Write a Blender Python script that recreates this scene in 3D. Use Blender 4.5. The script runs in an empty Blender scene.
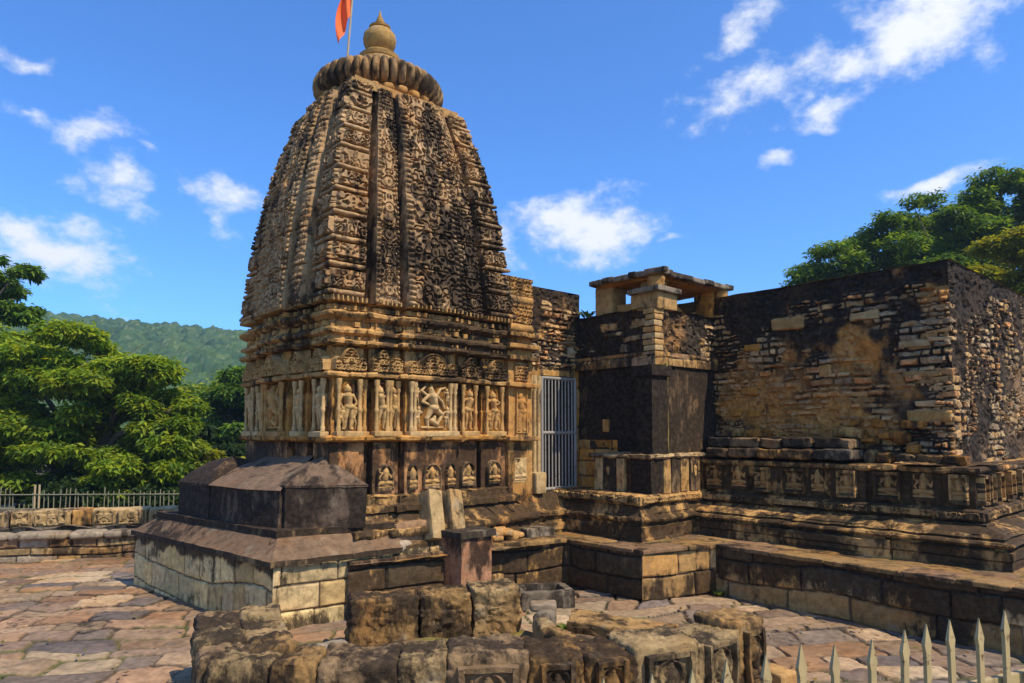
import bpy, math, random
import numpy as np
from math import radians, pi

# ---------------------------------------------------------------- camera, sky, sun, exposure
S = 1.5                                   # metres per layout unit
EYE = 1.7
F = 683.0
PITCH = radians(4.0)
CA, SA = 0.7561, 0.6545                   # temple axes: a runs right-back, b runs left-back
scene = bpy.context.scene
cam_d = bpy.data.cameras.new('camera'); cam = bpy.data.objects.new('camera', cam_d)
scene.collection.objects.link(cam); scene.camera = cam
cam.location = (0, 0, EYE * S); cam.rotation_euler = (radians(90) + PITCH, 0, 0)
cam_d.sensor_width = 36.0; cam_d.lens = F / 1024 * 36.0
cam_d.shift_y = (432 - F * math.tan(PITCH) - 341.5) / 1024
cam_d.clip_start = 0.1; cam_d.clip_end = 3000

SUN_EL = radians(54)
sh_a, sh_b = 0.22, -0.97                    # horizontal direction towards the sun in temple axes
n_ = math.hypot(sh_a, sh_b)
sx, sy = (CA * sh_a - SA * sh_b) / n_, (SA * sh_a + CA * sh_b) / n_
sun_dir = (sx * math.cos(SUN_EL), sy * math.cos(SUN_EL), math.sin(SUN_EL))
sl = bpy.data.lights.new('sun', 'SUN'); sl.energy = 4.9; sl.angle = radians(0.5); sl.color = (1.0, 0.87, 0.68)
sun = bpy.data.objects.new('sun', sl); scene.collection.objects.link(sun)
from mathutils import Vector
sun.rotation_euler = Vector(sun_dir).to_track_quat('Z', 'Y').to_euler()
sun.location = (0, 0, 60)

scene.view_settings.view_transform = 'Standard'
scene.view_settings.look = 'None'
scene.view_settings.exposure = 0.28
scene.view_settings.gamma = 1.0
scene.view_settings.use_curve_mapping = False
scene.cycles.max_bounces = 6; scene.cycles.diffuse_bounces = 3
scene.cycles.transparent_max_bounces = 8; scene.cycles.volume_bounces = 0

def pixdir(x, y):
    py = 432 - F * math.tan(PITCH)
    u, v = (x - 512) / F, (py - y) / F
    d = np.array([u, math.cos(PITCH) - v * math.sin(PITCH), math.sin(PITCH) + v * math.cos(PITCH)])
    return d / np.linalg.norm(d)

def build_world():
    w = bpy.data.worlds.new('World'); scene.world = w; w.use_nodes = True
    nt = w.node_tree; nt.nodes.clear(); N = nt.nodes.new; L = nt.links.new
    out = N('ShaderNodeOutputWorld'); bg = N('ShaderNodeBackground'); bg.inputs['Strength'].default_value = 0.15
    sky = N('ShaderNodeTexSky'); sky.sky_type = 'NISHITA'; sky.sun_disc = False
    sky.sun_elevation = SUN_EL; sky.sun_rotation = math.atan2(sx, sy)
    sky.air_density = 1.0; sky.dust_density = 0.35; sky.ozone_density = 3.0; sky.altitude = 900
    def math_n(op, a, b=None, c=None):
        m = N('ShaderNodeMath'); m.operation = op
        for i, x in enumerate((a, b, c)):
            if x is None: continue
            if isinstance(x, (int, float)): m.inputs[i].default_value = x
            else: L(x, m.inputs[i])
        return m.outputs[0]
    tint = N('ShaderNodeMix'); tint.data_type = 'RGBA'; tint.blend_type = 'MULTIPLY'; tint.inputs['Factor'].default_value = 1.0
    L(sky.outputs[0], tint.inputs['A']); tint.inputs['B'].default_value = (0.50, 0.95, 1.45, 1)
    tc = N('ShaderNodeTexCoord'); nrm = N('ShaderNodeVectorMath'); nrm.operation = 'NORMALIZE'; L(tc.outputs['Generated'], nrm.inputs[0])
    d = nrm.outputs[0]
    def noise(scale, detail, rough, off=(0, 0, 0)):
        mp = N('ShaderNodeMapping'); L(d, mp.inputs['Vector']); mp.inputs['Location'].default_value = off
        mp.inputs['Scale'].default_value = (1, 1, 1.5)
        n = N('ShaderNodeTexNoise'); L(mp.outputs[0], n.inputs['Vector'])
        n.inputs['Scale'].default_value = scale; n.inputs['Detail'].default_value = detail; n.inputs['Roughness'].default_value = rough
        return n
    warp = noise(7, 3, .5)
    sub = N('ShaderNodeVectorMath'); sub.operation = 'SUBTRACT'; L(warp.outputs['Color'], sub.inputs[0]); sub.inputs[1].default_value = (.5, .5, .5)
    scl = N('ShaderNodeVectorMath'); scl.operation = 'SCALE'; L(sub.outputs[0], scl.inputs[0]); scl.inputs['Scale'].default_value = .13
    wd = N('ShaderNodeVectorMath'); wd.operation = 'ADD'; L(d, wd.inputs[0]); L(scl.outputs[0], wd.inputs[1])
    # (pixel-direction of each cloud in the sky, angular half sizes, tilt, density)
    clouds = [(908, 26, 98, 56, .1, 1.25), (850, 60, 72, 31, .35, .85), (765, 88, 102, 32, .3, .8), (832, 106, 48, 17, .2, .85), (745, 28, 50, 22, .6, .62),
              (780, 172, 27, 15, .2, .85), (935, 186, 62, 17, .3, 1.1), (588, 228, 79, 40, .05, 1.25), (512, 258, 20, 20, 0, .7),
              (228, 203, 52, 27, -.3, .8), (90, 127, 55, 27, -.1, .85), (112, 186, 43, 30, -.6, .75), (55, 250, 93, 55, -.2, 1.15), (12, 225, 50, 40, 0, .9),
              (22, 38, 30, 15, .2, .8), (10, 102, 32, 16, -.2, .6), (140, 155, 16, 10, 0, .6), (670, 240, 18, 8, 0, .5), (-120, 120, 90, 40, 0, 1), (1180, 90, 120, 40, 0, 1), (1150, 250, 60, 25, 0, 1)]
    total = None
    for cx, cy, rx, ry, tl, am in clouds:
        di = pixdir(cx, cy); right = np.array([di[1], -di[0], 0]); right /= np.linalg.norm(right); up = np.cross(right, di)
        k = math.hypot((cx - 512) / F, (cy - 384) / F); sc = 1 / math.sqrt(1 + k * k) ** 1.5
        e1 = (right * math.cos(tl) + up * math.sin(tl)) / (rx / F * sc); e2 = (-right * math.sin(tl) + up * math.cos(tl)) / (ry / F * sc)
        def dot(e):
            v = N('ShaderNodeVectorMath'); v.operation = 'DOT_PRODUCT'; L(wd.outputs[0], v.inputs[0]); v.inputs[1].default_value = tuple(e)
            return math_n('SUBTRACT', v.outputs['Value'], float(np.dot(di, e)))
        x, y = dot(e1), dot(e2)
        front = N('ShaderNodeVectorMath'); front.operation = 'DOT_PRODUCT'; L(d, front.inputs[0]); front.inputs[1].default_value = tuple(di)
        r2 = math_n('ADD', math_n('MULTIPLY', x, x), math_n('MULTIPLY', y, y))
        val = math_n('MULTIPLY', math_n('MAXIMUM', math_n('SUBTRACT', 1.0, math_n('SQRT', r2)), -.95), am)
        val = math_n('SUBTRACT', val, math_n('MULTIPLY', math_n('LESS_THAN', front.outputs['Value'], .5), 3.0))
        total = val if total is None else math_n('MAXIMUM', total, val)
    sep = N('ShaderNodeSeparateXYZ'); L(d, sep.inputs[0])
    back = N('ShaderNodeMapRange'); L(sep.outputs['Y'], back.inputs['Value']); back.inputs['From Min'].default_value = .05; back.inputs['From Max'].default_value = -.35; back.inputs['To Min'].default_value = -1.5; back.inputs['To Max'].default_value = .2
    fill_bank = noise(2.2, 4, .55, (5, 2, 1))  # unseen clouds behind the camera, added as neutral fill light
    total = math_n('MAXIMUM', total, math_n('ADD', back.outputs[0], math_n('MULTIPLY', math_n('SUBTRACT', fill_bank.outputs['Fac'], .5), 2.5)))
    fine = noise(24, 12, .64, (3, 1, 2))
    dens = math_n('ADD', total, math_n('MULTIPLY', math_n('SUBTRACT', fine.outputs['Fac'], .52), 2.15))
    mr = N('ShaderNodeMapRange'); mr.interpolation_type = 'SMOOTHSTEP'; L(dens, mr.inputs['Value'])
    mr.inputs['From Min'].default_value = -.06; mr.inputs['From Max'].default_value = 1.0; mr.inputs['To Max'].default_value = .97
    mix = N('ShaderNodeMix'); mix.data_type = 'RGBA'; L(mr.outputs[0], mix.inputs['Factor'])
    L(tint.outputs['Result'], mix.inputs['A']); mix.inputs['B'].default_value = (5.6, 5.75, 6.0, 1)
    L(mix.outputs['Result'], bg.inputs['Color']); L(bg.outputs[0], out.inputs['Surface'])
build_world()

# ---------------------------------------------------------------- numpy noise
def _h(ix, iy, iz, seed):
    h = (ix.astype(np.uint32) * np.uint32(374761393) + iy.astype(np.uint32) * np.uint32(668265263) + iz.astype(np.uint32) * np.uint32(2147483647 - 58) + np.uint32(seed * 7919 + 13))
    h = (h ^ (h >> np.uint32(13))) * np.uint32(1274126177)
    h = (h ^ (h >> np.uint32(15))) * np.uint32(2246822519)
    h ^= h >> np.uint32(13)
    return (h & np.uint32(0xFFFF)).astype(np.float32) / 65535.0
def vn(p, seed=0):
    """3-D value noise, 0..1; p is (...,3)"""
    i = np.floor(p).astype(np.int64); f = (p - i).astype(np.float32); f = f * f * (3 - 2 * f)
    x, y, z = i[..., 0], i[..., 1], i[..., 2]; fx, fy, fz = f[..., 0], f[..., 1], f[..., 2]
    def c(dx, dy, dz): return _h(x + dx, y + dy, z + dz, seed)
    a = c(0, 0, 0) * (1 - fx) + c(1, 0, 0) * fx; b = c(0, 1, 0) * (1 - fx) + c(1, 1, 0) * fx
    e = c(0, 0, 1) * (1 - fx) + c(1, 0, 1) * fx; g = c(0, 1, 1) * (1 - fx) + c(1, 1, 1) * fx
    return (a * (1 - fy) + b * fy) * (1 - fz) + (e * (1 - fy) + g * fy) * fz
def fbm(p, scale=1., octv=4, seed=0, rough=.5):
    p = np.asarray(p, dtype=np.float64) * scale; s = 0; a = 1; t = 0
    for k in range(octv):
        s = s + a * vn(p + k * 17.3, seed + k); t += a; a *= rough; p = p * 2.03
    return s / t
def vec(u, v, w=0.): return np.stack([u, v, np.zeros_like(u) + w], -1)
def sstep(a, b, x):
    t = np.clip((x - a) / (b - a), 0, 1); return t * t * (3 - 2 * t)
def mixc(c0, c1, t):
    t = np.asarray(t)[..., None]; return np.asarray(c0) * (1 - t) + np.asarray(c1) * t
def rough(p, amp, scale=6., seed=5, octv=4):
    """push points by a vector noise of their own position, so seams stay closed"""
    p = np.asarray(p, float)
    d = np.stack([fbm(p + 31.7 * k, scale, octv, seed + 11 * k) for k in range(3)], -1) - .5
    return p + d * (2 * amp)

# ---------------------------------------------------------------- mesh collecting and objects
SAND = np.array((.40, .215, .065)); OCHRE = np.array((.40, .175, .03)); TAN = np.array((.41, .24, .085)); PALE = np.array((.44, .30, .135))
GREY = np.array((.22, .175, .12)); DARK = np.array((.035, .028, .022)); PINK = np.array((.34, .20, .10)); BROWN = np.array((.19, .122, .06))
def toworld(v):
    v = np.asarray(v, float)
    return np.stack([CA * v[..., 0] - SA * v[..., 1], SA * v[..., 0] + CA * v[..., 1], v[..., 2]], -1)
def toab(x, y): return (CA * x + SA * y, -SA * x + CA * y)
class MB:
    def __init__(s, world=False): s.v = []; s.f4 = []; s.f3 = []; s.t = []; s.n = 0; s.world = world
    def add(s, v, f, tint=None, stain=.3):
        v = np.asarray(v, float).reshape(-1, 3); f = np.asarray(f, int)
        if tint is None: tint = SAND
        t = np.zeros((len(v), 4)); tint = np.asarray(tint, float)
        if tint.ndim == 1: t[:, :3] = tint
        else: t[:, :3] = tint.reshape(-1, 3)
        t[:, 3] = np.asarray(stain, float).reshape(-1) if np.ndim(stain) else stain
        s.v.append(v); s.t.append(t)
        (s.f4 if f.shape[1] == 4 else s.f3).append(f + s.n); s.n += len(v)
        return s
    def grid(s, P, tint=None, stain=.3, keep=None):
        nv, nu = P.shape[:2]; i = np.arange(nv * nu).reshape(nv, nu)
        f = np.stack([i[:-1, :-1], i[:-1, 1:], i[1:, 1:], i[1:, :-1]], -1)
        if keep is not None:
            k = keep[:-1, :-1] & keep[1:, 1:] & keep[:-1, 1:] & keep[1:, :-1]; f = f[k]
        f = f.reshape(-1, 4)
        return s.add(P.reshape(-1, 3), f, tint if tint is None or np.ndim(tint) == 1 else tint.reshape(-1, 3), stain.reshape(-1) if np.ndim(stain) else stain)
    def build(s, name, mat, parent=None, smooth=True):
        v = np.concatenate(s.v); t = np.concatenate(s.t)
        if not s.world: v = toworld(v)
        v = v * S
        if parent is not None:
            r = parent
            while r.parent: r = r.parent
            v = v - np.array(r.location)
        f4 = np.concatenate(s.f4) if s.f4 else np.zeros((0, 4), int); f3 = np.concatenate(s.f3) if s.f3 else np.zeros((0, 3), int)
        me = bpy.data.meshes.new(name)
        me.vertices.add(len(v)); me.vertices.foreach_set('co', v.astype(np.float32).ravel())
        nl = 4 * len(f4) + 3 * len(f3); me.loops.add(nl); me.polygons.add(len(f4) + len(f3))
        me.loops.foreach_set('vertex_index', np.concatenate([f4.ravel(), f3.ravel()]).astype(np.int32))
        st = np.concatenate([np.arange(len(f4)) * 4, 4 * len(f4) + np.arange(len(f3)) * 3]).astype(np.int32)
        me.polygons.foreach_set('loop_start', st)
        me.polygons.foreach_set('use_smooth', np.full(len(st), smooth))
        a = me.attributes.new('tint', 'FLOAT_COLOR', 'POINT'); a.data.foreach_set('color', t.astype(np.float32).ravel())
        me.update(calc_edges=True)
        if smooth: me.set_sharp_from_angle(angle=radians(36))
        me.materials.append(mat)
        o = bpy.data.objects.new(name, me); scene.collection.objects.link(o)
        if parent is not None: o.parent = parent
        return o
def tag(o, label=None, cat=None, group=None, kind=None):
    if label: o['label'] = label
    if cat: o['category'] = cat
    if group: o['group'] = group
    if kind: o['kind'] = kind
    return o
def thing(name, label, cat, at, group=None, world=False):
    o = bpy.data.objects.new(name, None); scene.collection.objects.link(o)
    p = np.array(at, float)
    o.location = tuple((p if world else toworld(p)) * S)
    bpy.context.view_layer.update()
    return tag(o, label, cat, group)

# ---------------------------------------------------------------- materials
def new_mat(name):
    m = bpy.data.materials.new(name); m.use_nodes = True; nt = m.node_tree; nt.nodes.clear()
    return m, nt, nt.nodes.new, nt.links.new
def stone_material(name, bump=.35, lichen=.35, gloss=.88, fine=9.0):
    m, nt, N, L = new_mat(name)
    out = N('ShaderNodeOutputMaterial'); bs = N('ShaderNodeBsdfPrincipled'); L(bs.outputs[0], out.inputs['Surface'])
    bs.inputs['Roughness'].default_value = gloss; bs.inputs['Specular IOR Level'].default_value = .2
    at = N('ShaderNodeAttribute'); at.attribute_name = 'tint'; geo = N('ShaderNodeNewGeometry')
    def noise(scale, detail=6, rgh=.6, sq=(1, 1, 1), off=0):
        mp = N('ShaderNodeMapping'); L(geo.outputs['Position'], mp.inputs['Vector']); mp.inputs['Scale'].default_value = sq; mp.inputs['Location'].default_value = (off, off * .7, off * .3)
        n = N('ShaderNodeTexNoise'); L(mp.outputs[0], n.inputs['Vector']); n.inputs['Scale'].default_value = scale; n.inputs['Detail'].default_value = detail; n.inputs['Roughness'].default_value = rgh
        return n.outputs['Fac']
    def ramp(x, a, b, lo=0., hi=1.):
        r = N('ShaderNodeMapRange'); r.interpolation_type = 'SMOOTHSTEP'; L(x, r.inputs['Value']) 
        for k, q in (('From Min', a), ('From Max', b), ('To Min', lo), ('To Max', hi)):
            if isinstance(q, (int, float)): r.inputs[k].default_value = q
            else: L(q, r.inputs[k])
        return r.outputs[0]
    def mth(op, a, b):
        n = N('ShaderNodeMath'); n.operation = op
        for i, x in enumerate((a, b)):
            if isinstance(x, (int, float)): n.inputs[i].default_value = x
            else: L(x, n.inputs[i])
        return n.outputs[0]
    def mix(fac, a, b, mode='MIX'):
        n = N('ShaderNodeMix'); n.data_type = 'RGBA'; n.blend_type = mode
        if isinstance(fac, (int, float)): n.inputs['Factor'].default_value = fac
        else: L(fac, n.inputs['Factor'])
        for k, x in (('A', a), ('B', b)):
            if isinstance(x, tuple): n.inputs[k].default_value = x
            else: L(x, n.inputs[k])
        return n.outputs['Result']
    col = at.outputs['Color']
    g = ramp(noise(fine, 8, .7), .25, .75, .62, 1.32)
    gc = N('ShaderNodeCombineColor'); L(g, gc.inputs[0]); L(g, gc.inputs[1]); L(g, gc.inputs[2])
    col = mix(1.0, col, gc.outputs[0], 'MULTIPLY')
    col = mix(ramp(noise(1.1, 5, .6, off=4), .5, .68, 0, .45), col, mix(1.0, col, (1.12, .82, .5, 1), 'MULTIPLY'))
    col = mix(ramp(noise(3.2, 7, .7, off=9), .56, .66, 0, lichen), col, (.29, .235, .15, 1))
    # black weathering crust: broad patches plus vertical runs
    thr = ramp(at.outputs['Alpha'], 0, 1, .66, .385)
    n1 = noise(2.3, 9, .72, (1, 1, .6), 2); n2 = noise(6.5, 8, .72, (1, 1, .35), 7)
    s = mth('ADD', mth('MULTIPLY', n1, .6), mth('MULTIPLY', n2, .4))
    st = ramp(s, mth('SUBTRACT', thr, .05), mth('ADD', thr, .05))
    dk = mix(ramp(noise(14, 6, .7, off=3), .4, .65), (.009, .0065, .0045, 1), (.042, .028, .017, 1))
    col = mix(mth('MULTIPLY', st, .90), col, dk)
    L(col, bs.inputs['Base Color'])
    b = N('ShaderNodeBump'); b.inputs['Strength'].default_value = bump; b.inputs['Distance'].default_value = .02
    h = mth('ADD', mth('MULTIPLY', noise(22, 8, .7), .7), mth('MULTIPLY', noise(70, 4, .6), .3))
    L(h, b.inputs['Height']); L(b.outputs[0], bs.inputs['Normal'])
    return m
M_STONE = stone_material('weathered_sandstone', .55)
M_BLOCK = stone_material('rough_block_stone', .8, .5)
M_PAVE = stone_material('flagstone', .35, .15, .72)
def simple_material(name, rgb, rough_=.6, metal=0., var=.3, scale=6.):
    m, nt, N, L = new_mat(name)
    out = N('ShaderNodeOutputMaterial'); bs = N('ShaderNodeBsdfPrincipled'); L(bs.outputs[0], out.inputs['Surface'])
    geo = N('ShaderNodeNewGeometry'); n = N('ShaderNodeTexNoise'); L(geo.outputs['Position'], n.inputs['Vector']); n.inputs['Scale'].default_value = scale; n.inputs['Detail'].default_value = 6
    mx = N('ShaderNodeMix'); mx.data_type = 'RGBA'; L(n.outputs['Fac'], mx.inputs['Factor'])
    mx.inputs['A'].default_value = tuple(c * (1 - var) for c in rgb) + (1,); mx.inputs['B'].default_value = tuple(min(1, c * (1 + var)) for c in rgb) + (1,)
    L(mx.outputs['Result'], bs.inputs['Base Color']); bs.inputs['Roughness'].default_value = rough_; bs.inputs['Metallic'].default_value = metal
    return m
M_PAINT = simple_material('aged_cream_paint', (.40, .295, .13), .55, 0, .3, 9)
def rusty(m, scale=14., lo=.56, hi=.64):
    nt = m.node_tree; N = nt.nodes.new; L = nt.links.new; bs = next(n for n in nt.nodes if n.type == 'BSDF_PRINCIPLED'); src = bs.inputs['Base Color'].links[0].from_socket
    geo = N('ShaderNodeNewGeometry'); n = N('ShaderNodeTexNoise'); n.inputs['Scale'].default_value = scale; n.inputs['Detail'].default_value = 9; n.inputs['Roughness'].default_value = .7; L(geo.outputs['Position'], n.inputs['Vector'])
    r = N('ShaderNodeMapRange'); r.inputs['From Min'].default_value = lo; r.inputs['From Max'].default_value = hi; L(n.outputs['Fac'], r.inputs['Value'])
    mx = N('ShaderNodeMix'); mx.data_type = 'RGBA'; L(r.outputs[0], mx.inputs['Factor']); L(src, mx.inputs['A']); mx.inputs['B'].default_value = (.11, .05, .022, 1); L(mx.outputs['Result'], bs.inputs['Base Color'])
rusty(M_PAINT)
M_GATE = simple_material('grey_blue_gate_paint', (.29, .265, .225), .45, .1, .15, 8)
rusty(M_GATE, 11., .58, .68)
M_BAMBOO = simple_material('fence_bar_paint', (.20, .18, .10), .6, 0, .35, 3)
M_SAFFRON = simple_material('saffron_cloth', (.85, .13, .02), .8, 0, .15, 4)
M_GOLD = simple_material('ochre_pot_stone', (.46, .25, .055), .6, 0, .3, 5)
M_POLE = simple_material('bamboo_pole', (.40, .30, .16), .6, 0, .25, 5)
M_SOIL = simple_material('earth', (.10, .085, .045), .95, 0, .5, .8)
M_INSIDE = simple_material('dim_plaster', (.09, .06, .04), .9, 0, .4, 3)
def leaf_material(name, trans=.45):
    m, nt, N, L = new_mat(name)
    out = N('ShaderNodeOutputMaterial'); at = N('ShaderNodeAttribute'); at.attribute_name = 'tint'
    bs = N('ShaderNodeBsdfPrincipled'); bs.inputs['Roughness'].default_value = .5; bs.inputs['Specular IOR Level'].default_value = .18
    tr = N('ShaderNodeBsdfTranslucent'); mx = N('ShaderNodeMixShader'); mx.inputs[0].default_value = trans
    mu = N('ShaderNodeMix'); mu.data_type = 'RGBA'; mu.blend_type = 'MULTIPLY'; mu.inputs['Factor'].default_value = 1; mu.inputs['B'].default_value = (1.9, 1.6, .5, 1)
    L(at.outputs['Color'], bs.inputs['Base Color']); L(at.outputs['Color'], mu.inputs['A']); L(mu.outputs['Result'], tr.inputs['Color'])
    L(bs.outputs[0], mx.inputs[1]); L(tr.outputs[0], mx.inputs[2]); L(mx.outputs[0], out.inputs['Surface'])
    return m
M_LEAF = leaf_material('leaf'); M_FAR = leaf_material('far_foliage', .1)
M_BARK = simple_material('bark', (.10, .075, .05), .9, 0, .5, 5)

# ---------------------------------------------------------------- shape helpers
UP = np.array((0, 0, 1.))
def wallgrid(p0, p1, h0, h1, du, dv=None):
    """plane from p0 to p1 (a,b) and h0..h1; outward normal is to the right of p0->p1"""
    p0 = np.array(p0, float); p1 = np.array(p1, float); Ln = np.linalg.norm(p1 - p0); dv = dv or du
    nu, nv = max(2, int(Ln / du) + 1), max(2, int((h1 - h0) / dv) + 1)
    u, v = np.meshgrid(np.linspace(0, Ln, nu), np.linspace(h0, h1, nv)); d = (p1 - p0) / Ln
    P = np.stack([p0[0] + d[0] * u, p0[1] + d[1] * u, v], -1); n = np.array((d[1], -d[0], 0))
    return P, u, v, n
def edgefade(u, v, e=.02):
    return np.clip(np.minimum(np.minimum(u - u.min(), u.max() - u), np.minimum(v - v.min(), v.max() - v)) / e, 0, 1)
def masonry(u, v, rows, wid, seed, warp=.012, rc=.02, wscale=9):
    """courses of stones: returns id (0..1 random per stone), second random, and distance to the stone's own edge"""
    q = vec(u, v, seed * 3.1)
    uu = u + (fbm(q, wscale, 3, seed) - .5) * 2 * warp; vv = v + (fbm(q + 9, wscale, 3, seed + 3) - .5) * 2 * warp
    # courses wander a little along the wall
    vv = vv + (fbm(vec(u * .9, v * 0, 2.), 1.2, 2, seed + 8) - .5) * rows[0] * 1.0
    rng = np.random.RandomState(seed); v0, v1 = vv.min() - .2, vv.max() + .2
    e = [v0]
    while e[-1] < v1: e.append(e[-1] + rng.uniform(*rows))
    e = np.array(e); r = np.clip(np.searchsorted(e, vv) - 1, 0, len(e) - 2)
    dv = np.minimum(vv - e[r], e[r + 1] - vv)
    ids = np.zeros_like(u); id2 = np.zeros_like(u); du = np.zeros_like(u)
    u0, u1 = uu.min() - 1, uu.max() + 1
    for k in np.unique(r):
        m = r == k; b = [u0 + rng.uniform(0, wid[1])]
        while b[-1] < u1: b.append(b[-1] + rng.uniform(*wid))
        b = np.array([u0 - 3] + b); x = uu[m]; j = np.clip(np.searchsorted(b, x) - 1, 0, len(b) - 2)
        rv = rng.rand(len(b)); rv2 = rng.rand(len(b))
        ids[m] = rv[j]; id2[m] = rv2[j]; du[m] = np.minimum(x - b[j], b[j + 1] - x)
    d = np.minimum(du, dv); cm = (du < rc) & (dv < rc)
    d = np.where(cm, rc - np.hypot(rc - du, rc - dv), d)
    return ids, id2, d
def palette(ids, cols, jitter=.25):
    cols = np.array(cols); k = np.clip((ids * len(cols)).astype(int), 0, len(cols) - 1)
    fr = (ids * len(cols)) % 1
    return cols[k] * (1 - jitter + 2 * jitter * fr)[..., None]
def ashlar(mb, p0, p1, h0, h1, rows=(.16, .2), wid=(.3, .6), seed=1, depth=.02, cols=(TAN, PALE, SAND), stain=.5, du=.015, joint=.008, base=None, stainfn=None, round_=.02):
    P, u, v, n = wallgrid(p0, p1, h0, h1, du)
    ids, id2, d = masonry(u, v, rows, wid, seed, .006, .015)
    hgt = sstep(-.002, round_, d) * depth - depth + (fbm(P, 9, 4, seed) - .5) * .03 + (id2 - .5) * depth * .6
    col = mixc(np.array((.07, .055, .04)), palette(ids, cols), sstep(joint * .3, joint, d))
    st = stain + (id2 - .5) * .25 + (fbm(P, 1.2, 3, seed + 4) - .5) * .5
    if stainfn is not None: st = stainfn(u, v, st, P)
    hgt = hgt * edgefade(u, v, .02)
    mb.grid(P + n * hgt[..., None], col, np.clip(st, 0, 1)); return mb
def box_surface(n=8):
    g = np.linspace(-1, 1, n + 1); x, y = np.meshgrid(g, g); o = np.ones_like(x); fs = []
    for k, sgn in ((0, 1), (0, -1), (1, 1), (1, -1), (2, 1), (2, -1)):
        a = [None] * 3; a[k] = o * sgn; a[(k + 1) % 3] = x * sgn; a[(k + 2) % 3] = y; fs.append(np.stack(a, -1))
    V = np.concatenate([q.reshape(-1, 3) for q in fs]); F4 = []
    for i in range(6):
        idx = np.arange((n + 1) ** 2).reshape(n + 1, n + 1) + i * (n + 1) ** 2
        F4.append(np.stack([idx[:-1, :-1], idx[:-1, 1:], idx[1:, 1:], idx[1:, :-1]], -1).reshape(-1, 4))
    F4 = np.concatenate(F4); key = np.round(V * 1e4).astype(int); _, first, inv = np.unique(key, axis=0, return_index=True, return_inverse=True)
    return V[first], inv.reshape(-1)[F4]
_BS = {}
def block(mb, c, half, rot=0., n=10, rnd=.25, amp=.02, scale=5., tint=SAND, stain=.4, seed=1, tilt=(0, 0), taper=0., grit=0.):
    """rounded, worn stone block; c centre, half half-sizes, rot about the vertical"""
    if n not in _BS: _BS[n] = box_surface(n)
    V, Fc = _BS[n]; half = np.array(half, float); r = rnd * half.min()
    p = V * half; core = np.clip(p, -(half - r), half - r); dlt = p - core; ln = np.linalg.norm(dlt, axis=1, keepdims=True)
    p = core + np.where(ln > 1e-9, dlt / np.maximum(ln, 1e-9), 0) * np.minimum(ln, r)
    if taper: p[:, :2] *= (1 - taper * (p[:, 2:3] / half[2] + 1) / 2)
    tx, ty = tilt
    if tx: p = np.stack([p[:, 0], p[:, 1] * math.cos(tx) - p[:, 2] * math.sin(tx), p[:, 1] * math.sin(tx) + p[:, 2] * math.cos(tx)], -1)
    if ty: p = np.stack([p[:, 0] * math.cos(ty) + p[:, 2] * math.sin(ty), p[:, 1], -p[:, 0] * math.sin(ty) + p[:, 2] * math.cos(ty)], -1)
    cr, sr = math.cos(rot), math.sin(rot)
    p = np.stack([p[:, 0] * cr - p[:, 1] * sr, p[:, 0] * sr + p[:, 1] * cr, p[:, 2]], -1) + np.array(c, float)
    p = rough(p, amp, scale, seed)
    if grit:
        nv = p - np.array(c, float); nv /= np.linalg.norm(nv, axis=1, keepdims=True) + 1e-9; rd = 1 - np.abs(fbm(p, 11, 5, seed + 9, .6) * 2 - 1) * 2.2
        p = p - nv * (grit * np.clip(rd, -.4, 1))[:, None]
    t = np.asarray(tint) * (.8 + .4 * fbm(p, 4, 3, seed + 2))[:, None]
    mb.add(p, Fc, t, np.clip(stain + (fbm(p, 2, 3, seed + 6) - .5) * .5, 0, 1)); return mb
def lathe(mb, c, prof, n=32, tint=SAND, stain=.2, wob=None):
    """prof: list of (radius, h)"""
    prof = np.array(prof, float); th = np.linspace(0, 2 * pi, n + 1); R = prof[:, :1] * np.ones((1, n + 1))
    if wob is not None: R = R * wob(th[None, :], prof[:, 1:])
    P = np.stack([c[0] + R * np.cos(th), c[1] + R * np.sin(th), prof[:, 1:] + 0 * R + c[2]], -1)
    mb.grid(P[:, ::-1][:, ::-1], tint, stain); return mb
def bar(mb, p, q, r, n=6, r2=None, tint=SAND, stain=0.):
    p, q = np.array(p, float), np.array(q, float); d = q - p; d /= np.linalg.norm(d)
    e = np.cross(d, (0, 0, 1.) if abs(d[2]) < .9 else (1., 0, 0)); e /= np.linalg.norm(e); g = np.cross(d, e); r2 = r if r2 is None else r2
    th = np.linspace(0, 2 * pi, n + 1)
    ring = lambda c, rr: c + rr * (np.cos(th)[:, None] * e + np.sin(th)[:, None] * g)
    P = np.stack([ring(p, 1e-4), ring(p, r), ring(q, r2), ring(q, 1e-4)]); mb.grid(P, tint, stain); return mb
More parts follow.
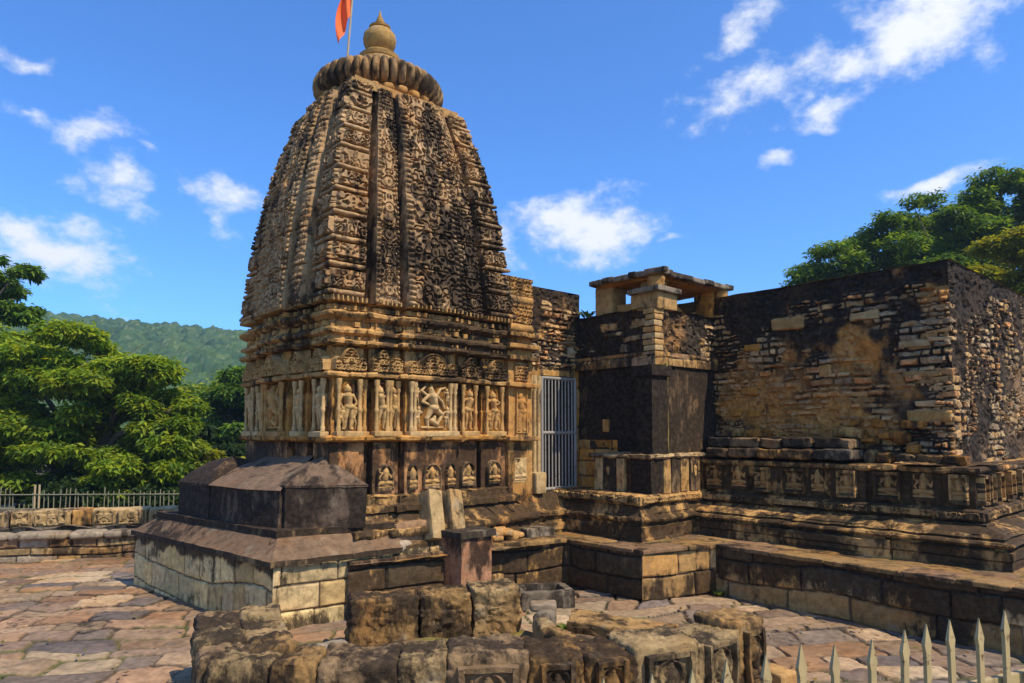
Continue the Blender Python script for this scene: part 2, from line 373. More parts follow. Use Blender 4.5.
def sweep(mb, poly, prof, closed=True, du=.03, dv=.02, amp=.008, tintfn=None, stain=.4, seed=3, scale=7., parts=None, joints=.36):
    """profile (offset, h) swept along a plan polyline whose outward side is on its right; mitred corners"""
    poly = np.array(poly, float); m = len(poly)
    def nrm(i, j):
        d = poly[j] - poly[i]; d = d / np.linalg.norm(d); return np.array((d[1], -d[0]))
    segs = [(i, (i + 1) % m) for i in range(m if closed else m - 1)]
    ns = [nrm(*s) for s in segs]; mit = []
    for i in range(m):
        if closed: n0, n1 = ns[i - 1], ns[i]
        else: n0, n1 = ns[max(i - 1, 0)], ns[min(i, len(ns) - 1)]
        k = n0 + n1; mit.append(k / max(np.dot(k, n0), .2))
    prof = np.array(prof, float); pp = [prof[0]]
    for k in range(len(prof) - 1):
        l = np.linalg.norm(prof[k + 1] - prof[k]); c = max(1, int(math.ceil(l / dv)))
        for t in range(1, c + 1): pp.append(prof[k] + (prof[k + 1] - prof[k]) * t / c)
    pp = np.array(pp); acc = 0.
    for k, (i, j) in enumerate(segs):
        if parts is not None and k not in parts: continue
        A = poly[i] + pp[:, :1] * mit[i]; B = poly[j] + pp[:, :1] * mit[j]
        l = np.linalg.norm(poly[j] - poly[i]); c = max(1, int(math.ceil(l / du))); t = np.linspace(0, 1, c + 1)[None, :, None]
        XY = A[:, None] * (1 - t) + B[:, None] * t; P = np.concatenate([XY, np.repeat(pp[:, 1][:, None, None], c + 1, 1)], -1)
        if joints:
            sa_ = acc + l * t[..., 0] + 0 * P[..., 2]; rw = np.floor(P[..., 2] / .13).astype(int); z0 = rw * 0
            q_ = sa_ / joints + _h(rw, z0, z0, seed); ce = np.floor(q_).astype(int); fr_ = np.abs(q_ - ce - .5); hv_ = _h(ce, rw, z0, seed + 3)
            dsp = (hv_ - .5) * .024 - .022 * (fr_ > .5 - .012 / joints); dsp = dsp * np.clip(np.minimum(t[..., 0], 1 - t[..., 0]) * l / .03, 0, 1)
            P[..., :2] += ns[k] * dsp[..., None]
        acc += l
        P = rough(P, amp, scale, seed); P = rough(P, amp * .35, scale * 4, seed + 2, 3)
        blockn = fbm(P, 1.7, 3, seed + 21)
        col = mixc(SAND, TAN, fbm(P, 2.3, 3, seed + 9)) * (.75 + .5 * blockn)[..., None] if tintfn is None else tintfn(P)
        if joints: col = col * (.8 + .4 * hv_)[..., None]
        mb.grid(P, col, np.clip((stain if not callable(stain) else stain(P)) + (fbm(P, 1.5, 3, seed + 30) - .5) * .6, 0, 1))
    return mb
def prism(mb, poly, h0, h1, du=.04, amp=.01, tint=SAND, stain=.5, seed=2, cap=True, scale=5.):
    """poly anticlockwise seen from above (outward to the right of each edge)"""
    m = len(poly)
    for i in range(m):
        P, u, v, n = wallgrid(poly[i], poly[(i + 1) % m], h0, h1, du); P = rough(P, amp, scale, seed)
        mb.grid(P, mixc(np.asarray(tint) * .75, np.asarray(tint) * 1.25, fbm(P, 3, 3, seed)), np.clip(stain + (fbm(P, 1.5, 3, seed + 3) - .5) * .6, 0, 1))
    if cap: fan(mb, poly, h1, np.mean(np.array(poly), 0), h1, du, amp, tint, stain, seed, scale)
    return mb
def fan(mb, poly, h, apex, ha, du=.04, amp=.01, tint=SAND, stain=.5, seed=2, scale=5., curve=0.):
    m = len(poly)
    for i in range(m):
        A, B = np.array(poly[i], float), np.array(poly[(i + 1) % m], float); C = np.array(apex, float)
        nu = max(2, int(np.linalg.norm(B - A) / du)); nv = max(2, int(np.linalg.norm((A + B) / 2 - C) / du))
        s, t = np.meshgrid(np.linspace(0, 1, nu + 1), np.linspace(0, 1, nv + 1)); E = A + (B - A) * s[..., None]
        XY = E + (C - E) * t[..., None]; z = h + (ha - h) * (t + curve * t * (1 - t)); P = rough(np.concatenate([XY, z[..., None]], -1), amp, scale, seed)
        mb.grid(P, mixc(np.asarray(tint) * .75, np.asarray(tint) * 1.25, fbm(P, 3, 3, seed)), np.clip(stain + (fbm(P, 1.5, 3, seed + 3) - .5) * .6, 0, 1))
    return mb

# ---- carved reliefs (height fields)
def capsules(u, v, caps):
    H = np.zeros_like(u)
    for x0, y0, x1, y1, r0, r1 in caps:
        dx, dy = x1 - x0, y1 - y0; L2 = dx * dx + dy * dy + 1e-9
        t = np.clip(((u - x0) * dx + (v - y0) * dy) / L2, 0, 1); r = r0 + (r1 - r0) * t
        d2 = (u - x0 - t * dx) ** 2 + (v - y0 - t * dy) ** 2
        H = np.maximum(H, np.sqrt(np.clip(r * r - d2, 0, None)))
    return H
def standing(seed, cx=0., sc=1., y0=0.):
    r = random.Random(seed); s = r.choice((-1, 1)); k = r.uniform(.02, .06) * s
    c = [(k, .87, k, .90, .088, .082), (k, .93, k * 1.1, 1.0, .06, .03), (k, .8, k, .74, .04, .05), (k * .8, .74, -k * .3, .56, .105, .08), (-.1 + k, .75, .1 + k, .75, .05, .05),
         (-k - .04, .5, -k + .04, .5, .085, .085), (-.05 - k, .48, -.06, .26, .072, .055), (-.06, .26, -.07, .04, .05, .035), (.05 - k, .48, .08, .26, .072, .055), (.08, .26, .06, .04, .05, .035),
         (-.08, .02, -.12, .02, .03, .03), (.07, .02, .12, .02, .03, .03), (-.05 + k, .69, -.05 + k, .69, .03, .03)]
    for sd in (-1, 1):
        m = r.random(); sh = (sd * .14 + k, .76)
        if m < .45: el, ha = (sd * .21, .60), (sd * .13, .48)
        elif m < .75: el, ha = (sd * .22, .62), (sd * .17, .80)
        else: el, ha = (sd * .23, .70), (sd * .06, .64)
        c += [(*sh, *el, .042, .036), (*el, *ha, .036, .03)]
    return [(cx + a * sc, y0 + b * sc, cx + d * sc, y0 + e * sc, f * sc, g * sc) for a, b, d, e, f, g in c]
def dancing(cx=0., sc=1., y0=0.):
    c = [(-.03, .85, -.035, .87, .085, .08), (-.04, .94, -.04, 1.02, .065, .03), (-.02, .77, .05, .56, .12, .09), (.05, .5, .0, .5, .11, .11), (-.04, .46, -.16, .26, .08, .06), (-.16, .26, -.12, .04, .055, .04),
         (.09, .46, .27, .36, .08, .06), (.27, .36, .16, .16, .055, .04), (-.14, .78, -.27, .64, .05, .04), (-.27, .64, -.08, .58, .04, .035), (.11, .78, .27, .66, .05, .04), (.27, .66, .34, .5, .04, .035),
         (-.14, .78, -.31, .9, .045, .035), (.11, .79, .22, .95, .045, .035), (-.31, .9, -.2, 1.0, .035, .03), (.22, .95, .36, .99, .035, .03), (-.02, .2, .12, .12, .07, .06), (.04, .24, .05, .30, .06, .05), (-.3, .05, .3, .05, .03, .03)]
    return [(cx + a * sc, y0 + b * sc, cx + d * sc, y0 + e * sc, f * sc, g * sc) for a, b, d, e, f, g in c]
def seated(seed, cx=0., sc=1., y0=0.):
    r = random.Random(seed); k = r.uniform(-.04, .04)
    c = [(k, .8, k, .83, .1, .09), (k, .92, k, .99, .07, .035), (k, .7, 0, .4, .15, .13), (-.3, .2, .0, .24, .1, .1), (.3, .2, .0, .24, .1, .1), (-.28, .18, .2, .1, .07, .06), (-.15, .66, -.3, .45, .06, .05), (.15, .66, .3, .45, .06, .05),
         (-.3, .45, -.22, .3, .05, .04), (.3, .45, .34 + k, .66, .05, .04), (-.15, .66, -.34, .72, .05, .04), (-.34, .72, -.32, .88, .04, .04), (-.36, .03, .36, .03, .05, .05)]
    return [(cx + a * sc, y0 + b * sc, cx + d * sc, y0 + e * sc, f * sc, g * sc) for a, b, d, e, f, g in c]
def gnet(u, v, cw, ch, seed=0, warp=.25):
    """net of horseshoe arches"""
    q = vec(u / cw, v / ch, seed)
    cu = u / cw + (fbm(q, .9, 3, seed) - .5) * warp * 2; cv = v / ch + (fbm(q + 7, .9, 3, seed + 2) - .5) * warp * 2
    row = np.floor(cv); cu = cu + .5 * (row % 2); lx = cu - np.floor(cu) - .5; ly = cv - row - .5
    r = np.hypot(lx * 1.05, (ly + .02) * .95); ring = np.exp(-((r - .31) / .085) ** 2) * (ly > -.42)
    r2 = np.exp(-((np.hypot(lx, ly + .06) - .08) / .07) ** 2) * .75
    horn = np.exp(-(((np.abs(lx) - .42) / .1) ** 2 + ((ly + .3) / .16) ** 2)); top = np.exp(-((lx / .08) ** 2)) * (ly > .3) * .8
    side = np.exp(-(((np.abs(lx) - .44) / .09) ** 2 + ((ly - .22) / .14) ** 2)) * .8
    H = np.maximum.reduce([ring, r2, horn, top, side])
    H = sstep(.26, .42, H + (fbm(q, 3.4, 3, seed + 8) - .5) * .55)
    return H * (.65 + .6 * fbm(q * .35, 1.3, 3, seed + 5))
def arabesque(u, v, seed=0, sc=9., k=5.2, rep=.36):
    """mirrored curling tracery in stacked panels"""
    row = np.floor(v / rep); y = v - row * rep; x = np.abs(u); q = vec(x, y, 3.7 * row + seed * 1.3)
    n = fbm(q * np.array((1., 1., 1.)), sc, 2, seed); lines = np.sin(n * 2 * pi * k)
    H = sstep(-.35, .05, lines)
    c = np.hypot(u, (y - rep * .5)); H = np.where(c < .062, sstep(.014, .03, np.abs(c - .03)) * 0 + sstep(.012, .02, c) * sstep(.062, .05, c) + (c < .011), H)
    stem = np.exp(-(x / .007) ** 2) * (c > .062); H = np.maximum(H, stem)
    return H * (.7 + .5 * fbm(vec(u, v, seed), 4, 3, seed + 4))
def scrolls(u, v, cw, ch, seed=0):
    """vegetal S-scroll frieze"""
    q = vec(u / cw, v / ch, seed); w = (fbm(q, 1.2, 3, seed) - .5) * .5
    x = u / cw + w; y = v / ch - .5 + w * .4; k = x - np.floor(x) - .5; sg = np.where(np.floor(x) % 2 == 0, 1, -1)
    r = np.hypot(k, y * .8); th = np.arctan2(y * sg, k); sp = np.cos(th * 2 + r * 16 * 1.0)
    H = np.exp(-((r - .36) / .09) ** 2) + np.clip(sp, 0, 1) * (r < .36) * .7 + np.exp(-((k * sg - .5) / .08) ** 2) * .6
    return np.clip(H, 0, 1)
def relief(mb, p0, p1, h0, h1, fn, du=.009, out=.0, tint=SAND, stain=.15, seed=1, skirt=.05, amp=.006, fig=None, figtint=None, figstain=.1):
    """a carved panel standing out from plane p0-p1; fn(u centred, v from 0) returns height in layout units; the rim drops back into the wall"""
    P, u, v, n = wallgrid(p0, p1, h0, h1, du)
    H = fn(u - (u.max() / 2), v - h0) + out + (fbm(P, 22, 3, seed) - .5) * 2 * amp
    rim = np.zeros_like(u, bool); rim[0] = rim[-1] = True; rim[:, 0] = rim[:, -1] = True
    H = np.where(rim, -skirt, H)
    Q = P + n * H[..., None]
    c = mixc(np.asarray(tint) * .8, np.asarray(tint) * 1.2, fbm(P, 6, 3, seed)); sa = np.clip(stain + (fbm(P, 2.2, 3, seed + 3) - .5) * .7, 0, 1)
    if fig is not None:      # figures paler, recessed ground darker: relief shading put into the colour
        k = sstep(.004, .012, fig(u - (u.max() / 2), v - h0)); c = c * (1 - k)[..., None] + (np.asarray(figtint) * (.8 + .4 * fbm(P, 9, 3, seed + 1))[..., None]) * k[..., None]; sa = sa * (1 - k) + k * np.clip(figstain + (fbm(P, 3, 3, seed + 6) - .5) * .6, 0, 1)
    mb.grid(Q, c, sa); return mb

# ================================================================ THE SETTING: ground, paving, hill
def build_ground():
    g = MB(world=True)
    xs = np.concatenate([np.linspace(-600, -60, 15), np.linspace(-50, 50, 41), np.linspace(60, 500, 15)])
    ys = np.concatenate([np.linspace(-150, -20, 8), np.linspace(-10, 60, 36), np.linspace(80, 460, 14)])
    x, y = np.meshgrid(xs, ys); z = -.03 - .5 * sstep(10.5, 14, y) + (fbm(vec(x, y), .3, 3, 4) - .5) * .12 * sstep(11, 14, y)
    tag(g.grid(np.stack([x, y, z], -1), (.1, .09, .05), 0).build('ground', M_SOIL), kind='structure')
    p = MB(world=True); du = .02
    x, y = np.meshgrid(np.arange(-8.8, 5.4, du), np.arange(2.6, 9.9, du))
    q = vec(x, y); wx = (fbm(q, .8, 2, 3) - .5) * .5; wy = (fbm(q, .8, 2, 9) - .5) * .4
    ids, id2, d = masonry(x + wx + .12 * y, y + wy - .1 * x, (.17, .36), (.24, .8), 12, .045, .05, 3.)
    P = np.stack([x, y, np.zeros_like(x)], -1)
    h = sstep(0, .016, d) * .028 - .028 + (id2 - .5) * .022 + (fbm(P, 3, 4, 2) - .5) * .035 + (fbm(P, 12, 4, 6, .6) - .5) * .02
    cols = [(.33, .20, .11), (.25, .165, .105), (.36, .245, .14), (.18, .14, .115), (.30, .17, .085), (.40, .29, .17), (.21, .155, .11), (.31, .205, .12)]
    c = palette(ids, cols, .26) * (.44 + .78 * fbm(P, 4, 6, 8, .7))[..., None]
    moss = np.array((.07, .075, .02)); gap = mixc(np.array((.035, .026, .018)), moss, sstep(.47, .57, fbm(P, 1.3, 3, 5)))
    c = mixc(gap, c, sstep(.006, .02, d))
    P[..., 2] = h
    st = np.clip(.20 + (fbm(P, .8, 4, 15) - .5) * 1.0, 0, .6)
    tag(p.grid(P, c, st).build('paving', M_PAVE), kind='structure')
build_ground()

def build_hill():
    def ridge(x): return 34 + 5.5 * np.exp(-((x + 175) / 60) ** 2) - 13 * sstep(-130, 20, x) - 16 * sstep(0, 250, x) + 2.0 * (fbm(vec(x, x * 0), .02, 3, 3) - .5) * 4
    def height(x, y):
        t = sstep(60, 235, y); back = 1 - .6 * sstep(240, 420, y)
        return ridge(x) * (t ** 1.15) * back + (fbm(vec(x, y), .018, 4, 6) - .5) * 14 * t * (1 - sstep(190, 235, y) * .7) - .6
    b = MB(world=True)
    x, y = np.meshgrid(np.arange(-520, 420, 8.), np.arange(50, 430, 8.))
    tag(b.grid(np.stack([x, y, height(x, y) - 2.2], -1), (.05, .07, .02), 0).build('hill', M_FAR), kind='structure')
    # the wood on the slope: crowns close together, one mass
    w = MB(world=True); rng = np.random.RandomState(4)
    x, y = np.meshgrid(np.arange(-260, -20, .62), np.arange(66, 262, .62)); base = height(x, y)
    cell = 3.1; H = np.zeros_like(x); idn = np.zeros_like(x); ix, iy = np.floor(x / cell).astype(int), np.floor(y / cell).astype(int)
    for dx in (-1, 0, 1):
        for dy in (-1, 0, 1):
            cx, cy = ix + dx, iy + dy; z0 = np.zeros_like(cx)
            r1, r2, r3 = _h(cx, cy, z0, 3), _h(cx, cy, z0, 7), _h(cx, cy, z0, 11)
            px, py = (cx + r1) * cell, (cy + r2) * cell; R = cell * (.5 + .5 * r3)
            hh = np.sqrt(np.clip(R * R - (x - px) ** 2 - (y - py) ** 2, 0, None)) * 1.15 + r1 * 1.3 * (np.hypot(x - px, y - py) < R)
            m = hh > H; H = np.where(m, hh, H); idn = np.where(m, r2, idn)
    P = np.stack([x, y, base + H * (.75 + .5 * fbm(vec(x, y), .8, 3, 2)) - 1.2], -1); P = rough(P, .55, .9, 7, 3)
    c = mixc(np.array((.030, .072, .016)), np.array((.075, .125, .022)), np.clip(idn * .8 + (fbm(vec(x, y), .05, 3, 5) - .5) * .9, 0, 1)) * (.7 + .6 * fbm(P, .9, 3, 8))[..., None]
    tag(w.grid(P, c, 0).build('forest', M_FAR, smooth=False), kind='stuff', label='dense green forest covering the hill behind the trees', cat='forest')
build_hill()

# ================================================================ TEMPLE TOWER
TC = np.array((4.12, 7.28)); TW = 1.115
FACES = [((1, 0), (0, -1)), ((0, 1), (1, 0)), ((-1, 0), (0, 1)), ((0, -1), (-1, 0))]
def plan(lst, W=TW):
    out = []
    for d, n in FACES:
        for t, o in lst: out.append(TC + np.array(d) * t + np.array(n) * (W + o))
    return out
SIMPLE = [(-TW, 0), (-.70, 0), (-.70, .035), (-.35, .035), (-.35, .10), (.35, .10), (.35, .035), (.70, .035), (.70, 0)]
GAPS = [(-TW, 0), (-.745, 0), (-.74, -.07), (-.665, -.07), (-.66, .03), (-.37, .03), (-.365, -.03), (-.335, -.03), (-.33, .095), (.33, .095), (.335, -.03), (.365, -.03), (.37, .03), (.66, .03), (.665, -.07), (.74, -.07), (.745, 0)]
def facept(k, t, o=0., W=TW): d, n = FACES[k]; return TC + np.array(d) * t + np.array(n) * (W + o)

def build_tower():
    T = thing('temple_tower', 'tall carved curvilinear sandstone temple tower with a ribbed disc on top', 'temple tower', (TC[0], TC[1], .47))
    basep = [np.array((3.42, 6.9)), np.array((3.42, TC[1] - TW - .035))] + plan(SIMPLE)[3:14]
    m = MB(); sweep(m, basep, [(.30, .44), (.30, .60), (.24, .615), (.235, .68), (.29, .695), (.30, .72), (.29, .755), (.21, .77), (.19, .80), (.12, .88), (.10, .90), (.15, .91), (.15, .965), (.07, .985), (.06, 1.05), (.0, 1.07)], closed=False, amp=.016, du=.025, dv=.015, stain=.66, seed=3)
    prism(m, [(3.0, 6.16), (5.2, 6.16), (5.2, 8.3), (3.0, 8.3)], .44, 1.07, .06, .01, cap=False)
    m.build('base_moulding', M_STONE, T)
    # pedestal course: smooth slabs, reddish, streaked black
    m = MB(); sweep(m, plan(GAPS), [(-.02, 1.05), (.0, 1.07), (.0, 1.60), (-.02, 1.61)], amp=.008, du=.03, dv=.03, seed=8, stain=.70, joints=0,
        tintfn=lambda P: mixc(np.array((.40, .17, .05)), np.array((.36, .21, .10)), fbm(P, 2, 3, 4)))
    m.build('pedestal_course', M_STONE, T)
    m = MB(); sweep(m, plan(SIMPLE), [(-.08, 1.595), (.05, 1.605), (.075, 1.62), (.08, 1.65), (.06, 1.665), (-.08, 1.675)], amp=.014, du=.025, dv=.012, stain=.45, seed=5, tintfn=lambda P: mixc(SAND, OCHRE, fbm(P, 2, 3, 2)))
    m.build('string_course', M_STONE, T)
    m = MB(); sweep(m, plan(GAPS), [(-.01, 1.66), (-.01, 2.62)], amp=.012, du=.025, dv=.025, stain=.52, seed=6, tintfn=lambda P: mixc(SAND, OCHRE, .3 + .5 * fbm(P, 2, 3, 2)))
    m.build('wall', M_STONE, T)
    m = MB(); sweep(m, plan(SIMPLE), [(-.08, 2.235), (.045, 2.24), (.065, 2.25), (.068, 2.275), (.05, 2.295), (-.08, 2.305)], amp=.014, du=.025, dv=.01, stain=.48, seed=7)
    m.build('eave', M_STONE, T)
    m = MB(); prof = [(-.08, 2.545), (.06, 2.555), (.085, 2.57), (.085, 2.60), (.03, 2.61), (.025, 2.65), (.05, 2.66), (.075, 2.675), (.078, 2.70), (.055, 2.72), (.02, 2.735), (.01, 2.80), (.05, 2.82), (.085, 2.845), (.09, 2.875), (.06, 2.895), (-.01, 2.905), (-.04, 2.97), (.03, 2.985)]
    sweep(m, plan(SIMPLE), prof, amp=.018, du=.022, dv=.011, stain=lambda P: .52 + .24 * sstep(3.6, 4.6, P[..., 0]), seed=9)
    m.build('cornice', M_STONE, T)
    # brackets between the cornice lines, as one carved strip per stretch of wall
    STR = [(-TW, -.72, 0), (-.69, -.37, .035), (-.34, .34, .10), (.37, .69, .035), (.72, TW, 0)]
    for k in (0, 3):
        for q, (t0, t1, o) in enumerate(STR):
            for hq, hz, fq in ((2.612, 2.655, 105.), (2.80, 2.835, 120.), (2.905, 2.965, 62.)):
                m = MB(); relief(m, facept(k, t0, o + .0), facept(k, t1, o + .0), hq, hz, lambda u, v: .04 * sstep(-.1, .4, np.sin(u * fq + q)) * (.7 + .5 * np.sin(u * 13 + q * 5)), .007, .008, SAND, .5, 70 + q, skirt=.05); m.build('dentil_strip', M_STONE, T)
            m = MB(); ph = q * 1.7 + k
            relief(m, facept(k, t0, o + .01), facept(k, t1, o + .01), 2.735, 2.80, lambda u, v: .05 * sstep(.3, .6, np.sin(u * 38 + ph) * .7 + np.sin(u * 17 + ph * 3) * .5), .008, 0, SAND, .4, 90 + q, skirt=.06); m.build('bracket_strip', M_STONE, T)
    # ---- spire
    hs = np.array([3.0, 3.3, 3.75, 4.2, 4.65, 5.03, 5.3, 5.5]); ws = np.array([1.185, 1.155, 1.11, 1.05, .965, .875, .80, .735])
    SW = 1.165
    pts = [(-SW, 0, 1), (-.785, 0, 1), (-.77, -.17, 0), (-.69, -.17, 0), (-.68, .03, 0), (-.405, .03, 0), (-.395, -.13, 0), (-.348, -.13, 0), (-.335, .10, 0)]
    pts = pts + [(-t, o, b) for t, o, b in reversed(pts)]
    kinds = ['karna', 'side', 'gap', 'side', 'prati', 'side', 'gap', 'side', 'bhadra', 'side', 'gap', 'side', 'prati', 'side', 'gap', 'side', 'karna']
    e = [3.02]; 
    while e[-1] < 5.5: e.append(e[-1] + .285 - .026 * (e[-1] - 3.0))
    e = np.array(e)
    names = {'karna': 'corner_strip', 'prati': 'narrow_strip', 'bhadra': 'central_strip'}
    for k, (d, n) in enumerate(FACES):
        d = np.array(d); n = np.array(n); front = k in (0, 3)
        dv = .0076 if front else .03; du = .0078 if front else .03
        hv = np.arange(3.0, 5.5 + dv, dv); w = np.interp(hv, hs, ws)
        w = np.convolve(np.pad(w, 20, mode='edge'), np.ones(41) / 41, 'valid') if front else w
        j = np.clip(np.searchsorted(e, hv, side='right') - 1, 0, len(e) - 2); fr = (hv - e[j]) / (e[j + 1] - e[j])
        bul = np.where(fr < .08, -.05, np.where(fr < .27, .030 * np.sqrt(np.clip(1 - ((fr - .175) / .095) ** 2, 0, 1)) + .004, np.where(fr < .31, -.02, .006)))
        body = MB()
        for i, kd in enumerate(kinds):
            (t0, o0, b0), (t1, o1, b1) = pts[i], pts[i + 1]
            L_ = math.hypot(t1 - t0, o1 - o0); nu = max(2, int(L_ / du) + 1)
            s = np.linspace(0, 1, nu)[None, :]; hh = hv[:, None]; sc = (w / SW)[:, None]
            t = t0 + (t1 - t0) * s; o = o0 + (o1 - o0) * s; bw = b0 + (b1 - b0) * s
            sc2 = sc + bul[:, None] * bw / SW
            XY = TC + (d * t[..., None] + n * (SW + o)[..., None]) * sc2[..., None]
            P = np.concatenate([XY, (hh + 0 * t)[..., None]], -1)
            ft = np.array((t1 - t0, o1 - o0)) / L_; nn = d * (-ft[1]) * -1 * 0 + (n * ft[0] - d * ft[1])
            u = s * L_ + 0 * hh; v = hh - 3.0 + 0 * u; uc = u - L_ / 2
            H = np.zeros_like(u); tin = None; st = .46
            if front and kd != 'side' and kd != 'gap':
                if kd == 'karna':
                    fz = np.clip((fr - .31) / .69, 0, 1)[:, None] + 0 * u; on = ((fr > .30) * 1.)[:, None]
                    vv = fz * .18
                    big = np.exp(-((np.hypot(uc, (vv - .075) * 1.0) - .055) / .014) ** 2) + np.exp(-(np.hypot(uc, vv - .07) / .022) ** 2)
                    grv = (np.abs(uc) > .085) * np.clip(np.sin(vv / .15 * 2 * pi * 2.5 + uc * 14), 0, 1) * .8
                    cs = scrolls(u, vv + j[:, None] * .37, .10, .15, 3 + k) * .7
                    sel = (_h(j, j * 0 + k, j * 0, 5) > .55)[:, None]
                    H = on * np.where(sel, np.maximum(big, arabesque(uc, vv + .36 * j[:, None], 7 + k, 10., 5.)), arabesque(uc + .03 * np.sign(uc), vv + .36 * j[:, None] + 20, 9 + k, 12., 4.4)) * .045 * np.clip(np.minimum(fz, 1 - fz) / .06, 0, 1)
                elif kd == 'prati':
                    H = np.maximum(arabesque(uc, v, 11 + k + i, 11., 4.6, .30), .0) * .045
                    bead = (np.abs(uc) > L_ / 2 - .035) * np.abs(np.sin(v / .055 * pi)) * .04; H = np.maximum(H * (np.abs(uc) < L_ / 2 - .04), bead)
                    if k == 3: H = .05 * np.sqrt(np.clip(1 - (uc / (L_ / 2)) ** 2, 0, 1)) + .022 * np.abs(np.sin(v / .07 * pi)) + H * .3
                else:
                    H = arabesque(uc, v, 23 + k, 9., 5.4, .42) * .048
                    edge = np.abs(uc) > L_ / 2 - .07; bead = edge * (np.abs(np.sin(v / .06 * pi)) * .035 + .01)
                    H = np.maximum(H * ~edge, bead)
                H -= .03 * ((v % .42) < .014)                                  # horizontal block joints
                H += (fbm(P, 16, 4, 31) - .5) * .02
                lost = sstep(.60, .70, fbm(P, 2.6, 4, 55)); H = H * (1 - .65 * lost)  # worn smooth in places
                H *= np.clip(np.minimum(u, L_ - u) / .012, 0, 1)
            elif front:
                H = (fbm(P, 10, 4, 31) - .5) * .02 * np.clip(np.minimum(u, L_ - u) / .012, 0, 1)
                if kd == 'gap': st = .75
            Q = P + np.concatenate([nn, [0]]) * H[..., None]
            Q = rough(Q, .006, 9, 3, 2)
            c = mixc(np.array((.38, .215, .085)), np.array((.36, .245, .13)), fbm(P, 1.6, 3, 12)) * (.72 + .56 * fbm(P, 3.0, 3, 14))[..., None]
            sa = np.clip(st + (fbm(P, 1.1, 4, 41) - .5) * .6 + .12 * ((P[..., 0] > 3.7) & (k == 0)), 0, 1)
            if kd in names and front:
                mm = MB(); mm.grid(Q, c, sa); mm.build(names[kd], M_STONE, T)
            else: body.grid(Q, c, sa)
        body.build('spire_core', M_STONE, T)
        if front:   # dentils under the spire
            for q, (t0, t1, o) in enumerate(((-1.16, -.76, .01), (-.67, -.39, .04), (-.34, .34, .11), (.39, .67, .04), (.76, 1.16, .01))):
                m = MB(); relief(m, facept(k, t0, o, 1.165), facept(k, t1, o, 1.165), 2.985, 3.04, lambda u, v: .045 * sstep(-.1, .3, np.sin(u * 2 * pi / .052)), .006, 0, TAN, .4, 200 + q, skirt=.07); m.build('dentil_strip', M_STONE, T)
    # ---- top
    def sq(h): return [TC + np.array(q) * h for q in ((-1, -1), (1, -1), (1, 1), (-1, 1))]
    m = MB(); prism(m, sq(.755), 5.47, 5.545, .03, .016, TAN, .35, 4); prism(m, sq(.70), 5.545, 5.60, .03, .012, TAN, .4, 6); m.build('top_slab', M_STONE, T)
    m = MB(); c = (TC[0], TC[1], 0); rng = random.Random(3)
    lathe(m, c, [(.66, 5.58), (.67, 5.68), (.60, 5.74), (.55, 5.80)], 48, OCHRE, .3)
    for q in range(26):
        a = q * 2 * pi / 26; block(m, (TC[0] + .67 * math.cos(a), TC[1] + .67 * math.sin(a), 5.64), (.06, .06, .045), rot=a, n=4, rnd=.8, amp=.01, tint=SAND, stain=.4, seed=q + 3)
    m.build('neck', M_STONE, T)
    th = np.linspace(0, pi, 17); prof = [(.64 + .155 * math.sin(x), 5.85 - .155 * math.cos(x)) for x in th]
    rib = lambda a, h: 1 - .15 * (1 - np.abs(np.cos(a * 22))) ** 1.6 * np.clip(1 - ((h - 5.85) / .16) ** 2, 0, 1) ** .5
    m = MB(); lathe(m, c, prof, 44 * 10, np.array((.33, .20, .085)), .56, rib); m.v[-1] = rough(m.v[-1], .01, 8, 4); m.build('ribbed_disc', M_STONE, T)
    m = MB(); lathe(m, c, [(.66, 5.98), (.52, 6.03), (.50, 6.07), (.36, 6.10), (.34, 6.17), (.26, 6.20), (.25, 6.27), (.01, 6.28)], 48, TAN, .2); m.build('cap_disc', M_STONE, T)
    m = MB(); pot = [(.10, 6.27), (.24, 6.29), (.25, 6.34), (.21, 6.37), (.10, 6.39), (.12, 6.41), (.165, 6.45), (.195, 6.51), (.205, 6.57), (.195, 6.63), (.15, 6.68), (.10, 6.70), (.13, 6.715), (.135, 6.735), (.10, 6.755), (.065, 6.775), (.07, 6.79), (.05, 6.81), (.052, 6.825), (.035, 6.845), (.036, 6.86), (.02, 6.89), (.012, 6.93), (.001, 6.965)]
    lathe(m, c, pot, 40, (.36, .215, .065), .22); m.v[-1] = rough(m.v[-1], .006, 9, 3); m.build('pot_finial', M_STONE, T)
    # ---- niches with figures, pediments, pedestal reliefs
    def niche(k, t, w, o, h0=1.67, h1=2.225, kind='standing', seed=1, tint=np.array((.41, .24, .085)), stain=.32):
        pd = [facept(k, t - w / 2, o), facept(k, t + w / 2, o)]
        m = MB(); b = MB()
        H = h1 - h0
        for sd in (-1, 1):
            for q in range(2 if w > .3 else 1):
                x = t + sd * (w / 2 - .022 - q * .05); c = facept(k, x, o + .035 - q * .012)
                pr = [(.016, h0 + .03), (.024, h0 + .04), (.024, h0 + .08), (.017, h0 + .09), (.017, h0 + .22), (.023, h0 + .235), (.023, h0 + .26), (.017, h0 + .27), (.017, h1 - .12), (.025, h1 - .10), (.02, h1 - .075), (.03, h1 - .05), (.03, h1)]
                lathe(b, (c[0], c[1], 0), pr, 10, tint, stain)
        c = facept(k, t, o + .03); hx = (w / 2 + .015, .05, .03) if k in (0, 2) else (.05, w / 2 + .015, .03)
        block(b, (c[0], c[1], h0 + .01), hx, n=6, rnd=.4, amp=.007, tint=tint, stain=stain + .05, seed=seed + 40)
        N = b.build('niche_frame', M_STONE, T)
        inner = w - .09
